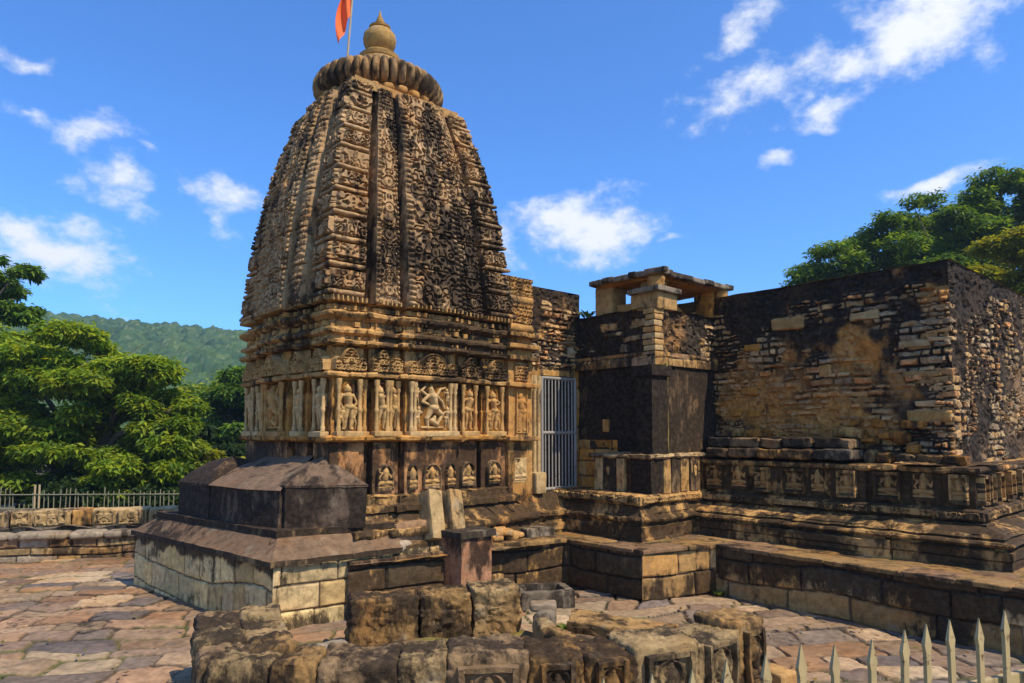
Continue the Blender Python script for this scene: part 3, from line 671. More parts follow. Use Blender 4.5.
        if kind == 'dancing': caps = dancing(0, .82 * H, .03); caps += standing(seed + 3, -inner * .36, .45 * H, .03) + standing(seed + 5, inner * .37, .45 * H, .03) + standing(seed + 7, -inner * .38, .36 * H, .5 * H) + standing(seed + 8, inner * .38, .36 * H, .5 * H)
        else:
            caps = standing(seed, 0, .80 * H, .03)
            if inner > .17: caps += standing(seed + 3, -inner * .38, .42 * H, .03) + standing(seed + 5, inner * .38, .42 * H, .03)
        def fn(u, v): return np.maximum(capsules(u, v, caps) * 1.6, .022 * np.exp(-((np.hypot(u, v - .8 * H) - .1 * H) / .012) ** 2)) + .01 * (v < .03) 
        relief(m, facept(k, t - inner / 2 - .01, o), facept(k, t + inner / 2 + .01, o), h0 + .025, h1 - .005, fn, .0065, 0, OCHRE * .62, .5, seed, amp=.004, fig=lambda u, v: capsules(u, v, caps), figtint=tint * 1.05, figstain=max(0, stain - .12))
        m.build('carved_figure', M_STONE, N)
    def pediment(k, t, w, o, seed, h0=2.30, h1=2.545, stain=.15, tint=TAN):
        m = MB()
        def fn(u, v):
            y = v / (h1 - h0); x = np.abs(u) / (w / 2)
            top = np.maximum(.98 * np.sqrt(np.clip(1 - (x / .62) ** 2, 0, 1)), .60 * np.sqrt(np.clip(1 - ((x - .78) / .24) ** 2, 0, 1))); top = np.maximum(top, .22)
            ins = np.clip((top - y) / .05, 0, 1)
            g = np.maximum.reduce([gnet(np.abs(u) + seed, v, .075, .07, seed, .2), np.exp(-((np.hypot(u, v - .07) - .055) / .014) ** 2), np.exp(-((np.hypot(np.abs(u) - w * .39, v - .05) - .035) / .012) ** 2)])
            return ins * (.014 + .05 * np.maximum(g * .9, np.exp(-((top - y - .07) / .05) ** 2))) - (1 - ins) * .03
        relief(m, facept(k, t - w / 2, o), facept(k, t + w / 2, o), h0, h1, fn, .0065, 0, tint, stain, seed, amp=.005)
        m.build('pediment', M_STONE, T)
    def pedrelief(k, t, w, o, seed, h0=1.10, h1=1.38, stain=.45):
        m = MB(); H = h1 - h0; caps = seated(seed, 0, .8 * H, .035)
        def fn(u, v):
            arch = np.hypot(u / (w / 2), np.clip(v - H * .55, 0, None) / (H * .45)); ins = np.clip((1 - arch) / .08, 0, 1)
            return ins * np.maximum.reduce([capsules(u, v, caps) * 1.2, .03 * (arch > .78), .014 * ((np.abs(u) > w / 2 - .03) | (v < .03))]) - (1 - ins) * .03
        relief(m, facept(k, t - w / 2, o), facept(k, t + w / 2, o), h0, h1, fn, .0065, .004, BROWN * 1.3, stain + .1, seed, amp=.005, fig=lambda u, v: capsules(u, v, caps), figtint=TAN, figstain=.3)
        m.build('pedestal_relief', M_STONE, T)
    # right-hand face
    niche(0, -.935, .27, .005, seed=2, tint=np.array((.43, .265, .10)), stain=.26); niche(0, -.785 + .015, .09, -.03, seed=23, tint=SAND)
    niche(0, -.585, .17, .035, seed=14, tint=np.array((.43, .265, .10)), stain=.26); niche(0, -.44, .13, .032, seed=15)
    niche(0, 0, .60, .10, kind='dancing', seed=31, tint=np.array((.47, .31, .135)), stain=.02)
    niche(0, .525, .22, .035, seed=44); niche(0, .915, .27, .005, seed=58)
    for t, w, o, sd in ((-.935, .31, .02, 3), (-.59, .22, .055, 5), (-.43, .13, .055, 4), (-.02, .56, .12, 7), (.525, .25, .055, 9), (.915, .32, .02, 8)): pediment(0, t, w * 1.12, o, sd, stain=.42 if t < 0 else .66)
    for t, w, o, sd in ((-.53, .20, .045, 2), (-.24, .11, .105, 3), (-.0, .24, .105, 4), (.24, .12, .105, 8), (.52, .2, .045, 6), (.92, .22, .02, 9)): pedrelief(0, t, w, o, sd, stain=.5 if t > .4 else .6)
    # left-hand face (t runs from the far corner to the near corner)
    for t, w, o, sd in ((.94, .24, .005, 3), (.52, .2, .035, 6), (-.52, .2, .035, 9), (-.93, .26, .005, 12)): niche(3, t, w, o, seed=sd + 70, tint=np.array((.47, .31, .135)), stain=.05)
    niche(3, 0, .56, .10, kind='dancing', seed=77, tint=SAND)
    for t, w, o, sd in ((.94, .3, .02, 12), (.52, .26, .055, 13), (0, .54, .12, 14), (-.52, .26, .055, 15), (-.93, .3, .02, 16)): pediment(3, t, w * 1.1, o, sd, stain=.4)
    return T
build_tower()

def build_flag():
    ax, ay = CA * TC[0] - SA * TC[1], SA * TC[0] + CA * TC[1]
    p0 = np.array((ax - .50, ay + .28, 6.03)); p1 = p0 + np.array((.11, 0, 1.75))
    f = thing('flag', 'orange cloth flag drooping from a bamboo pole beside the tower finial', 'flag', p0, world=True)
    m = MB(True); bar(m, p0, p1, .016, 8, .011); m.build('pole', M_POLE, f)
    s, t = np.meshgrid(np.linspace(0, 1, 24), np.linspace(0, 1, 40))
    top = p0 + (p1 - p0) * .98; low = p0 + (p1 - p0) * .60
    E0 = top + (low - top) * t[..., None]; wl = .10 + .16 * t * (1 - t) * 2
    P = E0 + np.stack([-s * wl - .05 * s * t, np.sin(s * 9 + t * 3) * .035, -s * (.30 + .1 * t)], -1)
    c = MB(True); c.grid(P, (.85, .13, .02), 0); c.build('cloth', M_SAFFRON, f)
build_flag()

# ================================================================ VESTIBULE WALL WITH GATE
VB = 6.27
RUB = [(.42, .26, .11), (.38, .22, .08), (.33, .24, .14), (.46, .30, .14), (.27, .19, .11), (.42, .21, .08)]
def rubble(mb, p0, p1, h0, h1, rows, wid, seed, have=.75, depth=.03, coping=0., plaster=(.26, .135, .045), du=.0095, cols=RUB, stain=.5, ochre=None, warp=.02, dark=.0, stone_stain=.3):
    """rubble stones sticking out of dark mortar, with rendered patches and a rendered coping"""
    P, u, v, n = wallgrid(p0, p1, h0, h1, du)
    ids, id2, d = masonry(u, v, rows, wid, seed, warp, .012, 7.)
    i2, i3, d_ = masonry(u, v, (rows[0] * .6, rows[1] * .6), (wid[0] * .7, wid[1] * .45), seed + 50, warp * 1.3, .01, 10.)
    sm = fbm(P, 2.6, 3, seed + 60) > .52; ids = np.where(sm, i2, ids); id2 = np.where(sm, i3, id2); d = np.where(sm, d_, d)
    keep = np.clip((have - id2) * 40, 0, 1) * sstep(.36, .46, fbm(P, 2.6, 4, seed + 2) - .10 * sstep(h0 + (h1 - h0) * .5, h1, v))
    d2 = d - .002 - .014 * fbm(P, 9, 3, seed + 7)
    st = sstep(0, .009, d2) * keep
    if coping: cp = sstep(h1 - coping, h1 - coping + .03, v + (fbm(P, 3, 4, seed + 1) - .5) * .22); st = st * (1 - cp)
    H = st * (depth * (.25 + 1.2 * ids * ids)) + (fbm(P, 8, 5, seed + 5, .6) - .5) * .085 + (fbm(P, 26, 4, seed + 6) - .5) * .035 - .02 * sstep(.58, .66, fbm(P, 13, 3, seed + 8))
    mort = mixc(np.array((.055, .038, .024)), np.array(plaster), sstep(.42, .62, fbm(P, 1.6, 4, seed + 9)))
    if ochre is not None:
        k = ochre(u, v, P); mort = mixc(mort, np.array((.42, .20, .05)), k)
    sc_ = palette(ids, cols, .3)
    if ochre is not None: sc_ = sc_ * (1 - .55 * k)[..., None] + np.array((.40, .20, .06)) * (.55 * k * (.6 + .8 * ids))[..., None]
    c = mixc(mort, sc_, st)
    sa = np.clip(stain + (fbm(P, .9, 4, seed + 11) - .5) * 1.0, 0, 1) * (1 - st) + st * np.clip(stone_stain + (fbm(P, 1.3, 3, seed + 12) - .5) * .5 + (ids - .5) * .3, 0, .9)
    if ochre is not None: sa = sa * (1 - .55 * k)
    sa = sa + .22 * sstep(h0 + (h1 - h0) * .45, h1, v) * (1 - .5 * st)
    if coping: sa = np.maximum(sa, cp * (.62 + (fbm(P, 2, 3, seed) - .5) * .4))
    mb.grid(P + n * (H * edgefade(u, v, .012))[..., None], c, sa)
    return mb
def build_vestibule():
    V = thing('vestibule', 'rubble wall between tower and porch with a narrow barred gate', 'temple wall', (5.9, VB, .47))
    m = MB()
    rubble(m, (5.2, VB), (6.62, VB), 2.52, 3.54, (.06, .13), (.1, .35), 3, .85, .035, .22, stain=.55)
    m.build('upper_wall', M_STONE, V)
    m = MB()
    ashlar(m, (5.2, VB), (5.9, VB), .95, 2.52, (.2, .3), (.2, .4), 4, .015, (OCHRE, SAND), .35)
    ashlar(m, (6.51, VB), (6.72, VB), .95, 2.52, (.2, .3), (.2, .4), 5, .015, (OCHRE, SAND), .3)
    ashlar(m, (5.9, VB), (6.51, VB), 2.42, 2.52, (.2, .3), (.2, .7), 6, .01, (SAND,), .5)
    ashlar(m, (5.2, VB), (6.72, VB), .5, .95, (.1, .15), (.2, .4), 7, .015, (SAND, TAN), .6)
    m.build('lower_wall', M_STONE, V)
    m = MB()
    for x in (5.68, 5.75, 5.82):
        lathe(m, (x, VB - .05, 0), [(.035, .96), (.035, 1.1), (.026, 1.12), (.026, 2.2), (.04, 2.25), (.04, 2.4)], 10, PALE, .3)
    block(m, (5.76, VB - .08, 1.08), (.09, .09, .13), n=6, rnd=.3, amp=.008, tint=PALE, stain=.35)
    m.build('side_pilaster', M_STONE, V)
    m = MB(); prof = [(.30, .47), (.30, .60), (.25, .62), (.25, .68), (.30, .70), (.30, .75), (.2, .78), (.14, .86), (.13, .9), (.09, .95), (-.02, .955)]
    sweep(m, [(5.1, VB), (6.4, VB)], prof, closed=False, amp=.025, du=.03, dv=.02, stain=.7, seed=12)
    m.build('base_moulding', M_STONE, V)
    # room behind the gate
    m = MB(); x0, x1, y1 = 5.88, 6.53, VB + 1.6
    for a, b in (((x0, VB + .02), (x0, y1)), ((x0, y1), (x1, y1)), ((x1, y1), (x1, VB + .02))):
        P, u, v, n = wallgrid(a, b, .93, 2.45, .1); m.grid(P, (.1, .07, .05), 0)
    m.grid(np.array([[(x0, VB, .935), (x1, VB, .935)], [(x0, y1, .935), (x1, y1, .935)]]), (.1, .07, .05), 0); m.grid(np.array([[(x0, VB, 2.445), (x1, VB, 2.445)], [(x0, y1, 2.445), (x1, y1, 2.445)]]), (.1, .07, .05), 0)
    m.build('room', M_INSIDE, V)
    m = MB(); P, u, v, n = wallgrid((6.05, VB + .5), (6.4, VB + .5), 1.2, 2.2, .02); m.grid(P + n * (np.sin(u * 40) * .03)[..., None], (.5, .2, .05), 0); m.build('hanging_cloth', M_SAFFRON, V)
    # barred gate
    G = MB(); y = VB - .02; a0, a1, h0, h1 = 5.905, 6.505, .965, 2.405
    for p, q in (((a0, y, h0), (a0, y, h1)), ((a1, y, h0), (a1, y, h1)), ((a0, y, h0 + .02), (a1, y, h0 + .02)), ((a0, y, h1 - .02), (a1, y, h1 - .02)), ((a0, y, 1.69), (a1, y, 1.69))):
        bar(G, p, q, .022, 8)
    g = G.build('gate', M_GATE, V)
    proto = None
    for i in range(9):
        x = a0 + (i + 1) * (a1 - a0) / 10
        if proto is None:
            b = MB(); bar(b, (x, y, h0), (x, y, h1), .0105, 8); proto = b.build('gate_bar', M_GATE, g); x_0 = x
        else:
            o = proto.copy(); scene.collection.objects.link(o); o.parent = g; o.location = tuple(toworld(np.array((x - x_0, 0, 0))) * S)
    # carved buttress next to the tower's right corner
    B = MB(); bb = 6.12
    def fn(u, v):
        lev = (v % .34) / .34
        return .03 * np.maximum(gnet(u, v, .10, .10, 5) * (lev > .3), (lev < .3) * np.sqrt(np.clip(1 - ((lev - .15) / .15) ** 2, 0, 1)) * 1.3)
    relief(B, (5.24, bb), (5.62, bb), 2.9, 3.57, fn, .008, 0, SAND, .4, 4)
    prism(B, [(5.24, bb), (5.62, bb), (5.62, bb + .5), (5.24, bb + .5)], .5, 3.56, .05, .012, SAND, .45, 6)
    for h in (1.62, 2.26, 2.58, 2.72, 2.86):
        block(B, (5.43, bb + .03, h), (.24, .12, .03), n=8, rnd=.5, amp=.012, stain=.5, seed=int(h * 10))
    bo = B.build('corner_buttress', M_STONE, V)
    m = MB(); H = .55; caps = standing(91, 0, .86 * H, .03)
    relief(m, (5.34, bb - .01), (5.53, bb - .01), 1.68, 2.23, lambda u, v: np.maximum(capsules(u, v, caps) * .75, .02 * (np.abs(u) > .075)), .0065, 0, SAND, .1, 8); m.build('carved_figure', M_STONE, bo)
    m = MB(); caps2 = seated(5, 0, .2, .03)
    relief(m, (5.32, bb - .005), (5.54, bb - .005), 2.3, 2.55, lambda u, v: .03 * gnet(u, v, .09, .08, 9),   .0065, 0, TAN, .5, 9); m.build('small_relief', M_STONE, bo); m = MB()
    relief(m, (5.33, bb - .005), (5.53, bb - .005), 1.1, 1.4, lambda u, v: capsules(u, v, seated(6, 0, .22, .03)) * .8, .0065, 0, PALE, .3, 10); m.build('small_relief', M_STONE, bo)
build_vestibule()

def band(m, poly, off, h0, h1, stain, seed):
    for i in range(len(poly) - 1):
        p, q = np.array(poly[i], float), np.array(poly[i + 1], float); l = np.linalg.norm(q - p)
        if l < .09: continue
        d = (q - p) / l; nn = np.array((d[1], -d[0]))
        relief(m, p - d * off * .6 + nn * off, q + d * off * .6 + nn * off, h0, h1, lambda u, v: .026 * np.maximum(gnet(u + 5, v, .085, h1 - h0, seed, .2), .8 * sstep(.2, .6, np.sin(u * 26 + seed))), .0075, .002, TAN, stain, seed + i, skirt=.03, amp=.008)
# ================================================================ CORNER PORCH WITH ROOFTOP KIOSK
PA, PB = 6.55, 4.98
def build_porch():
    T = thing('corner_porch', 'black-stained corner porch block with a small open kiosk on its roof', 'temple porch', (6.55, 4.98, .47))
    m = MB(); base = [(6.17, 6.2), (6.17, 4.93), (7.95, 4.93)]
    sweep(m, base, [(.12, .47), (.12, .64), (.09, .65), (.09, .68), (.13, .695), (.14, .72), (.13, .745), (.09, .755), (.03, .85), (.02, .87), (-.2, .88)], closed=False, amp=.02, du=.03, dv=.014, stain=.74, seed=14)
    m.build('base_moulding', M_STONE, T)
    m = MB(); sweep(m, base, [(-.1, .87), (.05, .875), (.06, .89), (.06, .98), (.03, .995), (-.35, 1.0)], closed=False, amp=.012, du=.02, dv=.012, stain=.55, seed=15)
    band(m, base, .06, .895, .975, .5, 3)
    m.build('carved_band', M_STONE, T)
    # dado: upright slabs alternating with recessed panels
    base2 = [(6.8, 5.75), (6.36, 5.75), (6.36, 4.93), (7.95, 4.93)]
    m = MB(); sweep(m, base2, [(0, .98), (0, 1.39)], closed=False, amp=.012, du=.03, dv=.03, stain=.72, seed=16)
    for k, (t, w) in enumerate(((.07, .13), (.42, .12), (.25, .2))):
        block(m, (6.345, 5.75 - t, 1.19), (.035, w / 2, .2), n=8, rnd=.3, amp=.01, tint=PALE if k != 2 else BROWN, stain=.38 if k < 2 else .75, seed=k + 5)
    for k, (t, w) in enumerate(((.45, .14), (.62, .16), (.80, .16), (1.02, .2), (1.27, .2))):
        block(m, (6.17 + t, 4.91, 1.19), (w / 2, .035, .2), n=8, rnd=.3, amp=.01, tint=(TAN, BROWN, TAN, BROWN, OCHRE)[k], stain=.6, seed=k + 15)
    m.build('dado', M_STONE, T)
    m = MB(); prism(m, [(6.335, 4.89), (6.68, 4.89), (6.68, 5.19), (6.335, 5.19)], .99, 1.46, .03, .012, (.05, .035, .02), .85, 9); sweep(m, base2, [(-.02, 1.385), (.06, 1.39), (.075, 1.41), (.065, 1.44), (-.42, 1.47)], closed=False, amp=.014, du=.03, dv=.02, stain=.5, seed=17, tintfn=lambda P: mixc(GREY, PALE, fbm(P, 2, 3, 3)))
    m.build('sill', M_STONE, T)
    for k, (p, q) in enumerate((((6.35, 5.60), (6.35, 5.44)), ((6.88, 4.91), (7.04, 4.91)), ((7.10, 4.91), (7.27, 4.91)))):
        m = MB(); caps = seated(k + 3, 0, .26, .04)
        relief(m, p, q, 1.04, 1.36, lambda u, v: np.maximum(capsules(u, v, caps) * .8, .02 * (np.abs(u) > .065)), .0065, .012, TAN, .35, k + 3); m.build('dado_relief', M_STONE, T)
    # black plastered wall
    def plasterwall(p0, p1, seed, h0=1.43, h1=2.55):
        P, u, v, n = wallgrid(p0, p1, h0, h1, .025); H = (fbm(P, 3, 5, seed) - .5) * .05
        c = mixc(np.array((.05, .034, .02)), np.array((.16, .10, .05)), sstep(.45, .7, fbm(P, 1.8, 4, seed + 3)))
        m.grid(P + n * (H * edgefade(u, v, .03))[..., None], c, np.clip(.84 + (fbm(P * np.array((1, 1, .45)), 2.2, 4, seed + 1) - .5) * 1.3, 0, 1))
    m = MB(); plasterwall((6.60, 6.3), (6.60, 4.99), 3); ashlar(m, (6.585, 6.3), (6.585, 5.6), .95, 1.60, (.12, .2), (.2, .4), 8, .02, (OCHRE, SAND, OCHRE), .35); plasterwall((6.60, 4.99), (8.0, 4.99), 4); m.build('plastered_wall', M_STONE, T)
    m = MB(); prism(m, [(6.40, 4.915), (6.70, 4.915), (6.70, 5.15), (6.40, 5.15)], 1.43, 2.40, .04, .012, (.05, .035, .02), .9, 5)
    prism(m, [(6.36, 4.88), (6.74, 4.88), (6.74, 5.19), (6.36, 5.19)], 2.36, 2.48, .04, .012, (.05, .035, .02), .85, 5); prism(m, [(6.705, 4.945), (6.75, 4.945), (6.75, 5.0), (6.705, 5.0)], 1.44, 2.52, .03, .012, (.24, .19, .05), .3, 8); m.build('corner_pilaster', M_STONE, T)
    m = MB(); block(m, (6.59, 5.78, 1.78), (.03, .05, .08), n=5, rnd=.4, amp=.01, tint=SAND, stain=.1); m.build('projecting_stone', M_BLOCK, T)
    # rubble parapet
    m = MB()
    rubble(m, (PA, 6.3), (PA, PB), 2.56, 3.19, (.07, .13), (.12, .4), 31, .7, .035, .06, stain=.72, stone_stain=.42)
    rubble(m, (PA, PB), (8.0, PB), 2.56, 3.19, (.07, .13), (.12, .4), 32, .75, .035, .04, stain=.6, stone_stain=.35)
    ashlar(m, (PA - .02, 6.3), (PA - .02, PB - .02), 2.50, 2.66, (.15, .18), (.2, .45), 33, .02, (PINK, SAND, BROWN), .45)
    ashlar(m, (PA - .02, PB - .02), (8.0, PB - .02), 2.50, 2.66, (.15, .18), (.2, .45), 34, .02, (PINK, TAN, SAND), .4)
    rng = random.Random(5)
    for k in range(7): # corner stones
        w = rng.uniform(.1, .2); l = rng.uniform(.1, .2)
        block(m, (PA - .025 + w / 2, PB - .025 + l / 2, 2.70 + k * .075), (w / 2, l / 2, .034), n=5, rnd=.35, amp=.012, tint=rng.choice((PALE, TAN, PINK, SAND)), stain=.25, seed=k + 60)
    P = np.array([[(PA - .03, PB - .03, 3.19), (8.05, PB - .03, 3.19)], [(PA - .03, 6.4, 3.19), (8.05, 6.4, 3.19)]])
    s, t = np.meshgrid(np.linspace(0, 1, 50), np.linspace(0, 1, 50)); Q = (P[0, 0] * ((1 - s) * (1 - t))[..., None] + P[0, 1] * (s * (1 - t))[..., None] + P[1, 0] * ((1 - s) * t)[..., None] + P[1, 1] * (s * t)[..., None])
    m.grid(rough(Q, .025, 5, 4), GREY, .6)
    m.build('parapet', M_STONE, T)
    # kiosk
    m = MB()
    def pier(x, y, h0, h1, w, sd, tint=SAND):
        block(m, (x, y, (h0 + h1) / 2), (w, w, (h1 - h0) / 2), n=8, rnd=.2, amp=.014, tint=tint, stain=.35, seed=sd); return m
    pier(6.75, 5.13, 3.17, 3.38, .205, 3, TAN); block(m, (6.73, 5.11, 3.405), (.24, .24, .035), n=8, rnd=.4, amp=.012, tint=GREY, stain=.55, seed=4); pier(6.75, 5.13, 3.42, 3.58, .12, 5)
    m.build('kiosk_pier', M_STONE, T)
    for q in ((6.72, 5.80, 3.17, 3.57, .15, 6, TAN), (7.92, 5.13, 3.17, 3.57, .14, 7, OCHRE), (7.92, 5.95, 3.17, 3.57, .15, 8), (6.74, 5.5, 3.17, 3.3, .12, 9)):
        m = MB(); pier(*q); m.build('kiosk_pier', M_STONE, T)
    for x, y, sd in ((6.58, 4.97, 3), (7.95, 4.96, 6)):
        m = MB(); block(m, (x, y, 3.49), (.09, .09, .10), rot=.7, n=8, rnd=.7, amp=.03, scale=12, tint=SAND, stain=.25, seed=sd); m.build('carved_bracket', M_STONE, T)
    m = MB(); roof = [(6.47, 4.88), (8.0, 4.88), (8.0, 5.86), (6.47, 5.86)]
    inner = [(6.55, 4.97), (7.95, 4.97), (7.95, 5.85), (6.55, 5.85)]
    prism(m, inner, 3.54, 3.60, .05, .015, OCHRE, .3, 3); P, u, v, n = wallgrid(inner[0], inner[1], 0, 1, .1)
    s, t = np.meshgrid(np.linspace(0, 1, 30), np.linspace(0, 1, 30)); 
    Q = np.stack([6.55 + 1.4 * s, 4.97 + .88 * t, 3.542 + 0 * s], -1); m.grid(rough(Q, .012, 5, 3), OCHRE, .2)
    fan(m, roof, 3.56, (7.2, 5.5), 3.63, .05, .02, (.34, .2, .08), .25, 7)     # soffit
    fan(m, roof, 3.60, (7.2, 5.5), 3.74, .04, .03, GREY, .65, 8)
    for i in range(4):
        a, b = np.array(roof[i]), np.array(roof[(i + 1) % 4]); l = np.linalg.norm(b - a); d = (b - a) / l; x = 0.; rng = random.Random(i)
        while x < l:
            w = rng.uniform(.12, .3); c = a + d * min(x + w / 2, l)
            block(m, (c[0], c[1], 3.595 + rng.uniform(-.012, .012)), (w / 2, .05, .034), rot=math.atan2(d[1], d[0]), n=6, rnd=.5, amp=.014, tint=GREY, stain=.55, seed=int(x * 30) + i); x += w
    m.build('kiosk_roof', M_STONE, T)
    m = MB(); lathe(m, (7.25, 5.55, 3.17), [(.42, 0), (.40, .1), (.30, .2), (.15, .26), (.01, .28)], 24, OCHRE, .2); m.build('low_dome', M_STONE, T)
build_porch()

# ================================================================ HALL
HA, HB = 7.84, 2.28
def build_hall():
    T = thing('temple_hall', 'long flat-topped rubble hall with a carved frieze along its base', 'temple hall', (HA, HB, .47))
    def och(u, v, P): return sstep(.42, .60, fbm(P, 1.9, 4, 77) + .30 * np.exp(-(((u - 1.65) / .75) ** 2 + ((v - 1.9) / .42) ** 2)) - .05)
    m = MB(); rubble(m, (HA, 5.02), (HA, HB), 1.30, 3.455, (.05, .11), (.07, .32), 41, .94, .042, .24, stain=.72, ochre=och, stone_stain=.26)
    m.build('front_wall', M_STONE, T)
    m = MB(); rubble(m, (HA, HB), (12.5, HB), 1.30, 3.455, (.06, .10), (.06, .15), 42, .85, .035, .16, stain=.62, plaster=(.2, .12, .06), warp=.045, du=.011, stone_stain=.28)
    m.build('side_wall', M_STONE, T)
    m = MB(); P = np.stack(np.meshgrid(np.linspace(HA - .02, 12.6, 60), np.linspace(HB - .02, 7.2, 60)), -1); Q = np.concatenate([P, np.full(P.shape[:2] + (1,), 3.457)], -1)
    m.grid(rough(Q, .012, 4, 3), GREY, .45); m.build('roof', M_STONE, T)
    rng = random.Random(8)
    m = MB()
    for k in range(22):     # dressed corner stones
        h = 1.42 + k * .082; 
        if h > 3.1: break
        l0, l1 = rng.choice((.06, .1, .14, .2, .34)), rng.uniform(.06, .18); m = MB()
        if rng.random() < .7: block(m, (HA + .005 + l1 / 2, HB + .0 + l0 / 2, h + rng.uniform(-.015, .015)), (l1 / 2 + .02, l0 / 2 + .02, rng.uniform(.018, .042)), rot=rng.uniform(-.06, .06), n=10, rnd=.5, amp=.025, scale=9, tint=np.array(rng.choice(RUB)), stain=.38, seed=k + 30); m.build('corner_stone', M_STONE, T)
    big = [(3.98, 3.0, .42, .075), (3.1, 2.98, .30, .05), (2.62, 2.63, .28, .035), (2.55, 2.30, .36, .03), (2.5, 1.86, .42, .06), (4.45, 2.75, .2, .05), (4.7, 1.95, .16, .05), (4.45, 1.93, .16, .05), (4.5, 2.2, .22, .05), (3.55, 2.4, .15, .07)]
    for k, (b, h, w, hh) in enumerate(big):
        m = MB(); block(m, (HA + .03, b, h), (.07, w / 2, hh), n=12, rnd=.4, amp=.022, scale=9, tint=(TAN * .9, PALE * .8, PALE * .75, TAN * .8, SAND, OCHRE, OCHRE, OCHRE, OCHRE, SAND)[k], stain=.25, seed=k + 80); m.build('wall_stone', M_STONE, T)
    # base: moulding, carved band, frieze
    base = [(7.38, 4.93), (7.47, 3.35), (7.42, 3.35), (7.43, 3.0), (7.49, 3.0), (7.53, 2.30), (7.48, 2.30), (7.49, 2.03), (7.70, 2.03), (7.71, 2.06), (12.5, 2.06)]
    m = MB(); sweep(m, base, [(.34, .47), (.34, .565), (.32, .57), (.32, .578), (.35, .583), (.35, .655), (.29, .662), (.29, .682), (.345, .69), (.36, .71), (.345, .73), (.26, .737), (.26, .752), (.285, .758), (.22, .80), (.14, .825), (.10, .832), (.10, .85), (-.05, .87)], closed=False, amp=.014, du=.028, dv=.01, stain=.62, seed=24)
    m.build('base_moulding', M_STONE, T)
    m = MB(); sweep(m, base, [(-.05, .855), (.06, .865), (.075, .88), (.075, .96), (.05, .975), (-.05, .98)], closed=False, amp=.014, du=.02, dv=.012, stain=.7, seed=25)
    band(m, base, .075, .882, .955, .55, 5)
    m.build('carved_band', M_STONE, T)
    m = MB(); sweep(m, base, [(.0, .97), (.0, 1.32)], closed=False, amp=.016, du=.03, dv=.025, stain=.74, seed=26)
    m.build('frieze', M_STONE, T)
    m = MB(); sweep(m, base, [(-.02, 1.305), (.04, 1.31), (.05, 1.33), (.04, 1.36), (-.6, 1.40)], closed=False, amp=.02, du=.03, dv=.025, stain=.62, seed=27)
    m.build('shelf', M_STONE, T)
    def fpos(b):   # frieze plane at a given b
        pts = [(4.93, 7.38), (3.35, 7.47), (3.35, 7.42), (3.0, 7.43), (3.0, 7.49), (2.30, 7.53), (2.30, 7.48), (2.03, 7.49)]
        for (b0, a0), (b1, a1) in zip(pts, pts[1:]):
            if b0 >= b >= b1 and b0 != b1: return a0 + (a1 - a0) * (b0 - b) / (b0 - b1)
        return 7.45
    for k, (b, w, st) in enumerate(((4.72, .2, .8), (4.42, .24, .75), (4.12, .17, .35), (3.76, .27, .8), (3.5, .14, .7), (3.17, .2, .25), (2.80, .26, .8), (2.48, .2, .6), (2.16, .16, .2))):
        m = MB(); caps = seated(k + 20, 0, .24, .05)
        def fn(u, v): 
            fr = .05 * ((np.abs(u) > w / 2 - .026) | (v < .03) | (v > .255))
            return np.maximum.reduce([capsules(u, v, caps) * 2.0 - .03, fr * (k % 3 != 1), .016 * np.exp(-((np.hypot(u, v - .2) - .06) / .012) ** 2)])
        relief(m, (fpos(b + w / 2) - .01, b + w / 2), (fpos(b - w / 2) - .01, b - w / 2), 1.01, 1.30, fn, .0065, .01, TAN * .85 if st < .5 else SAND, min(1, st * .35 + .5), k + 5, fig=lambda u, v: capsules(u, v, caps), figtint=TAN * (.7 + .25 * (k % 3 != 0)), figstain=.25)
        m.build('frieze_relief', M_STONE, T)
    for k, a in enumerate((7.59, 7.92, 8.2, 8.6, 9.0)):
        m = MB(); caps = seated(k + 40, 0, .24, .05); w = .17; bb = 2.03 if k == 0 else 2.055
        relief(m, (a - w / 2, bb - .01), (a + w / 2, bb - .01), 1.01, 1.30, lambda u, v: np.maximum(capsules(u, v, caps) * 1.5 - .02, .05 * ((np.abs(u) > w / 2 - .026) | (v < .03) | (v > .25))), .0065, .01, TAN * .85, .6, k + 50, fig=lambda u, v: capsules(u, v, caps), figtint=TAN, figstain=.2)
        m.build('frieze_relief', M_STONE, T)
    # broken moulding stones lying on the shelf against the wall
    m = MB(); rng = random.Random(11); b = 4.86
    while b > 3.45:
        w = rng.uniform(.2, .42); block(m, (7.56, b - w / 2, 1.455), (.2, w / 2 - .002, .055), n=12, rnd=.45, amp=.03, scale=7, tint=rng.choice((SAND, GREY, OCHRE, BROWN)), stain=.62, seed=int(b * 40))
        block(m, (7.64, b - w / 2 + .03, 1.575), (.18, w / 2 * .97, .055), n=12, rnd=.35, amp=.03, scale=7, tint=rng.choice((SAND, GREY, BROWN)), stain=.6, seed=int(b * 41))
        if rng.random() < .8: block(m, (7.80, b - w / 2, 1.69 + rng.uniform(-.02, .02)), (.08, w * .4, .055), n=10, rnd=.5, amp=.04, scale=9, tint=rng.choice((SAND, OCHRE, BROWN)), stain=.5, seed=int(b * 43))
        b -= w + .01
    while b > 2.25:
        w = rng.uniform(.1, .26); hh = rng.uniform(.03, .075); block(m, (7.78 + rng.uniform(-.04, .04), b - w / 2, 1.37 + hh), (.11, w / 2, hh), n=10, rnd=.35, amp=.04, scale=9, tint=rng.choice((SAND * .75, OCHRE * .7, OCHRE * .6, TAN * .7)), stain=.6, seed=int(b * 47)); b -= w + .02
    for q in range(11): block(m, (7.80, 3.4 - q * .08 + rng.uniform(-.04, .04), 1.52 + rng.uniform(0, .3)), (.05, rng.uniform(.05, .11), rng.uniform(.02, .05)), n=8, rnd=.4, amp=.035, scale=9, tint=OCHRE * .75, stain=.45, seed=q + 600)
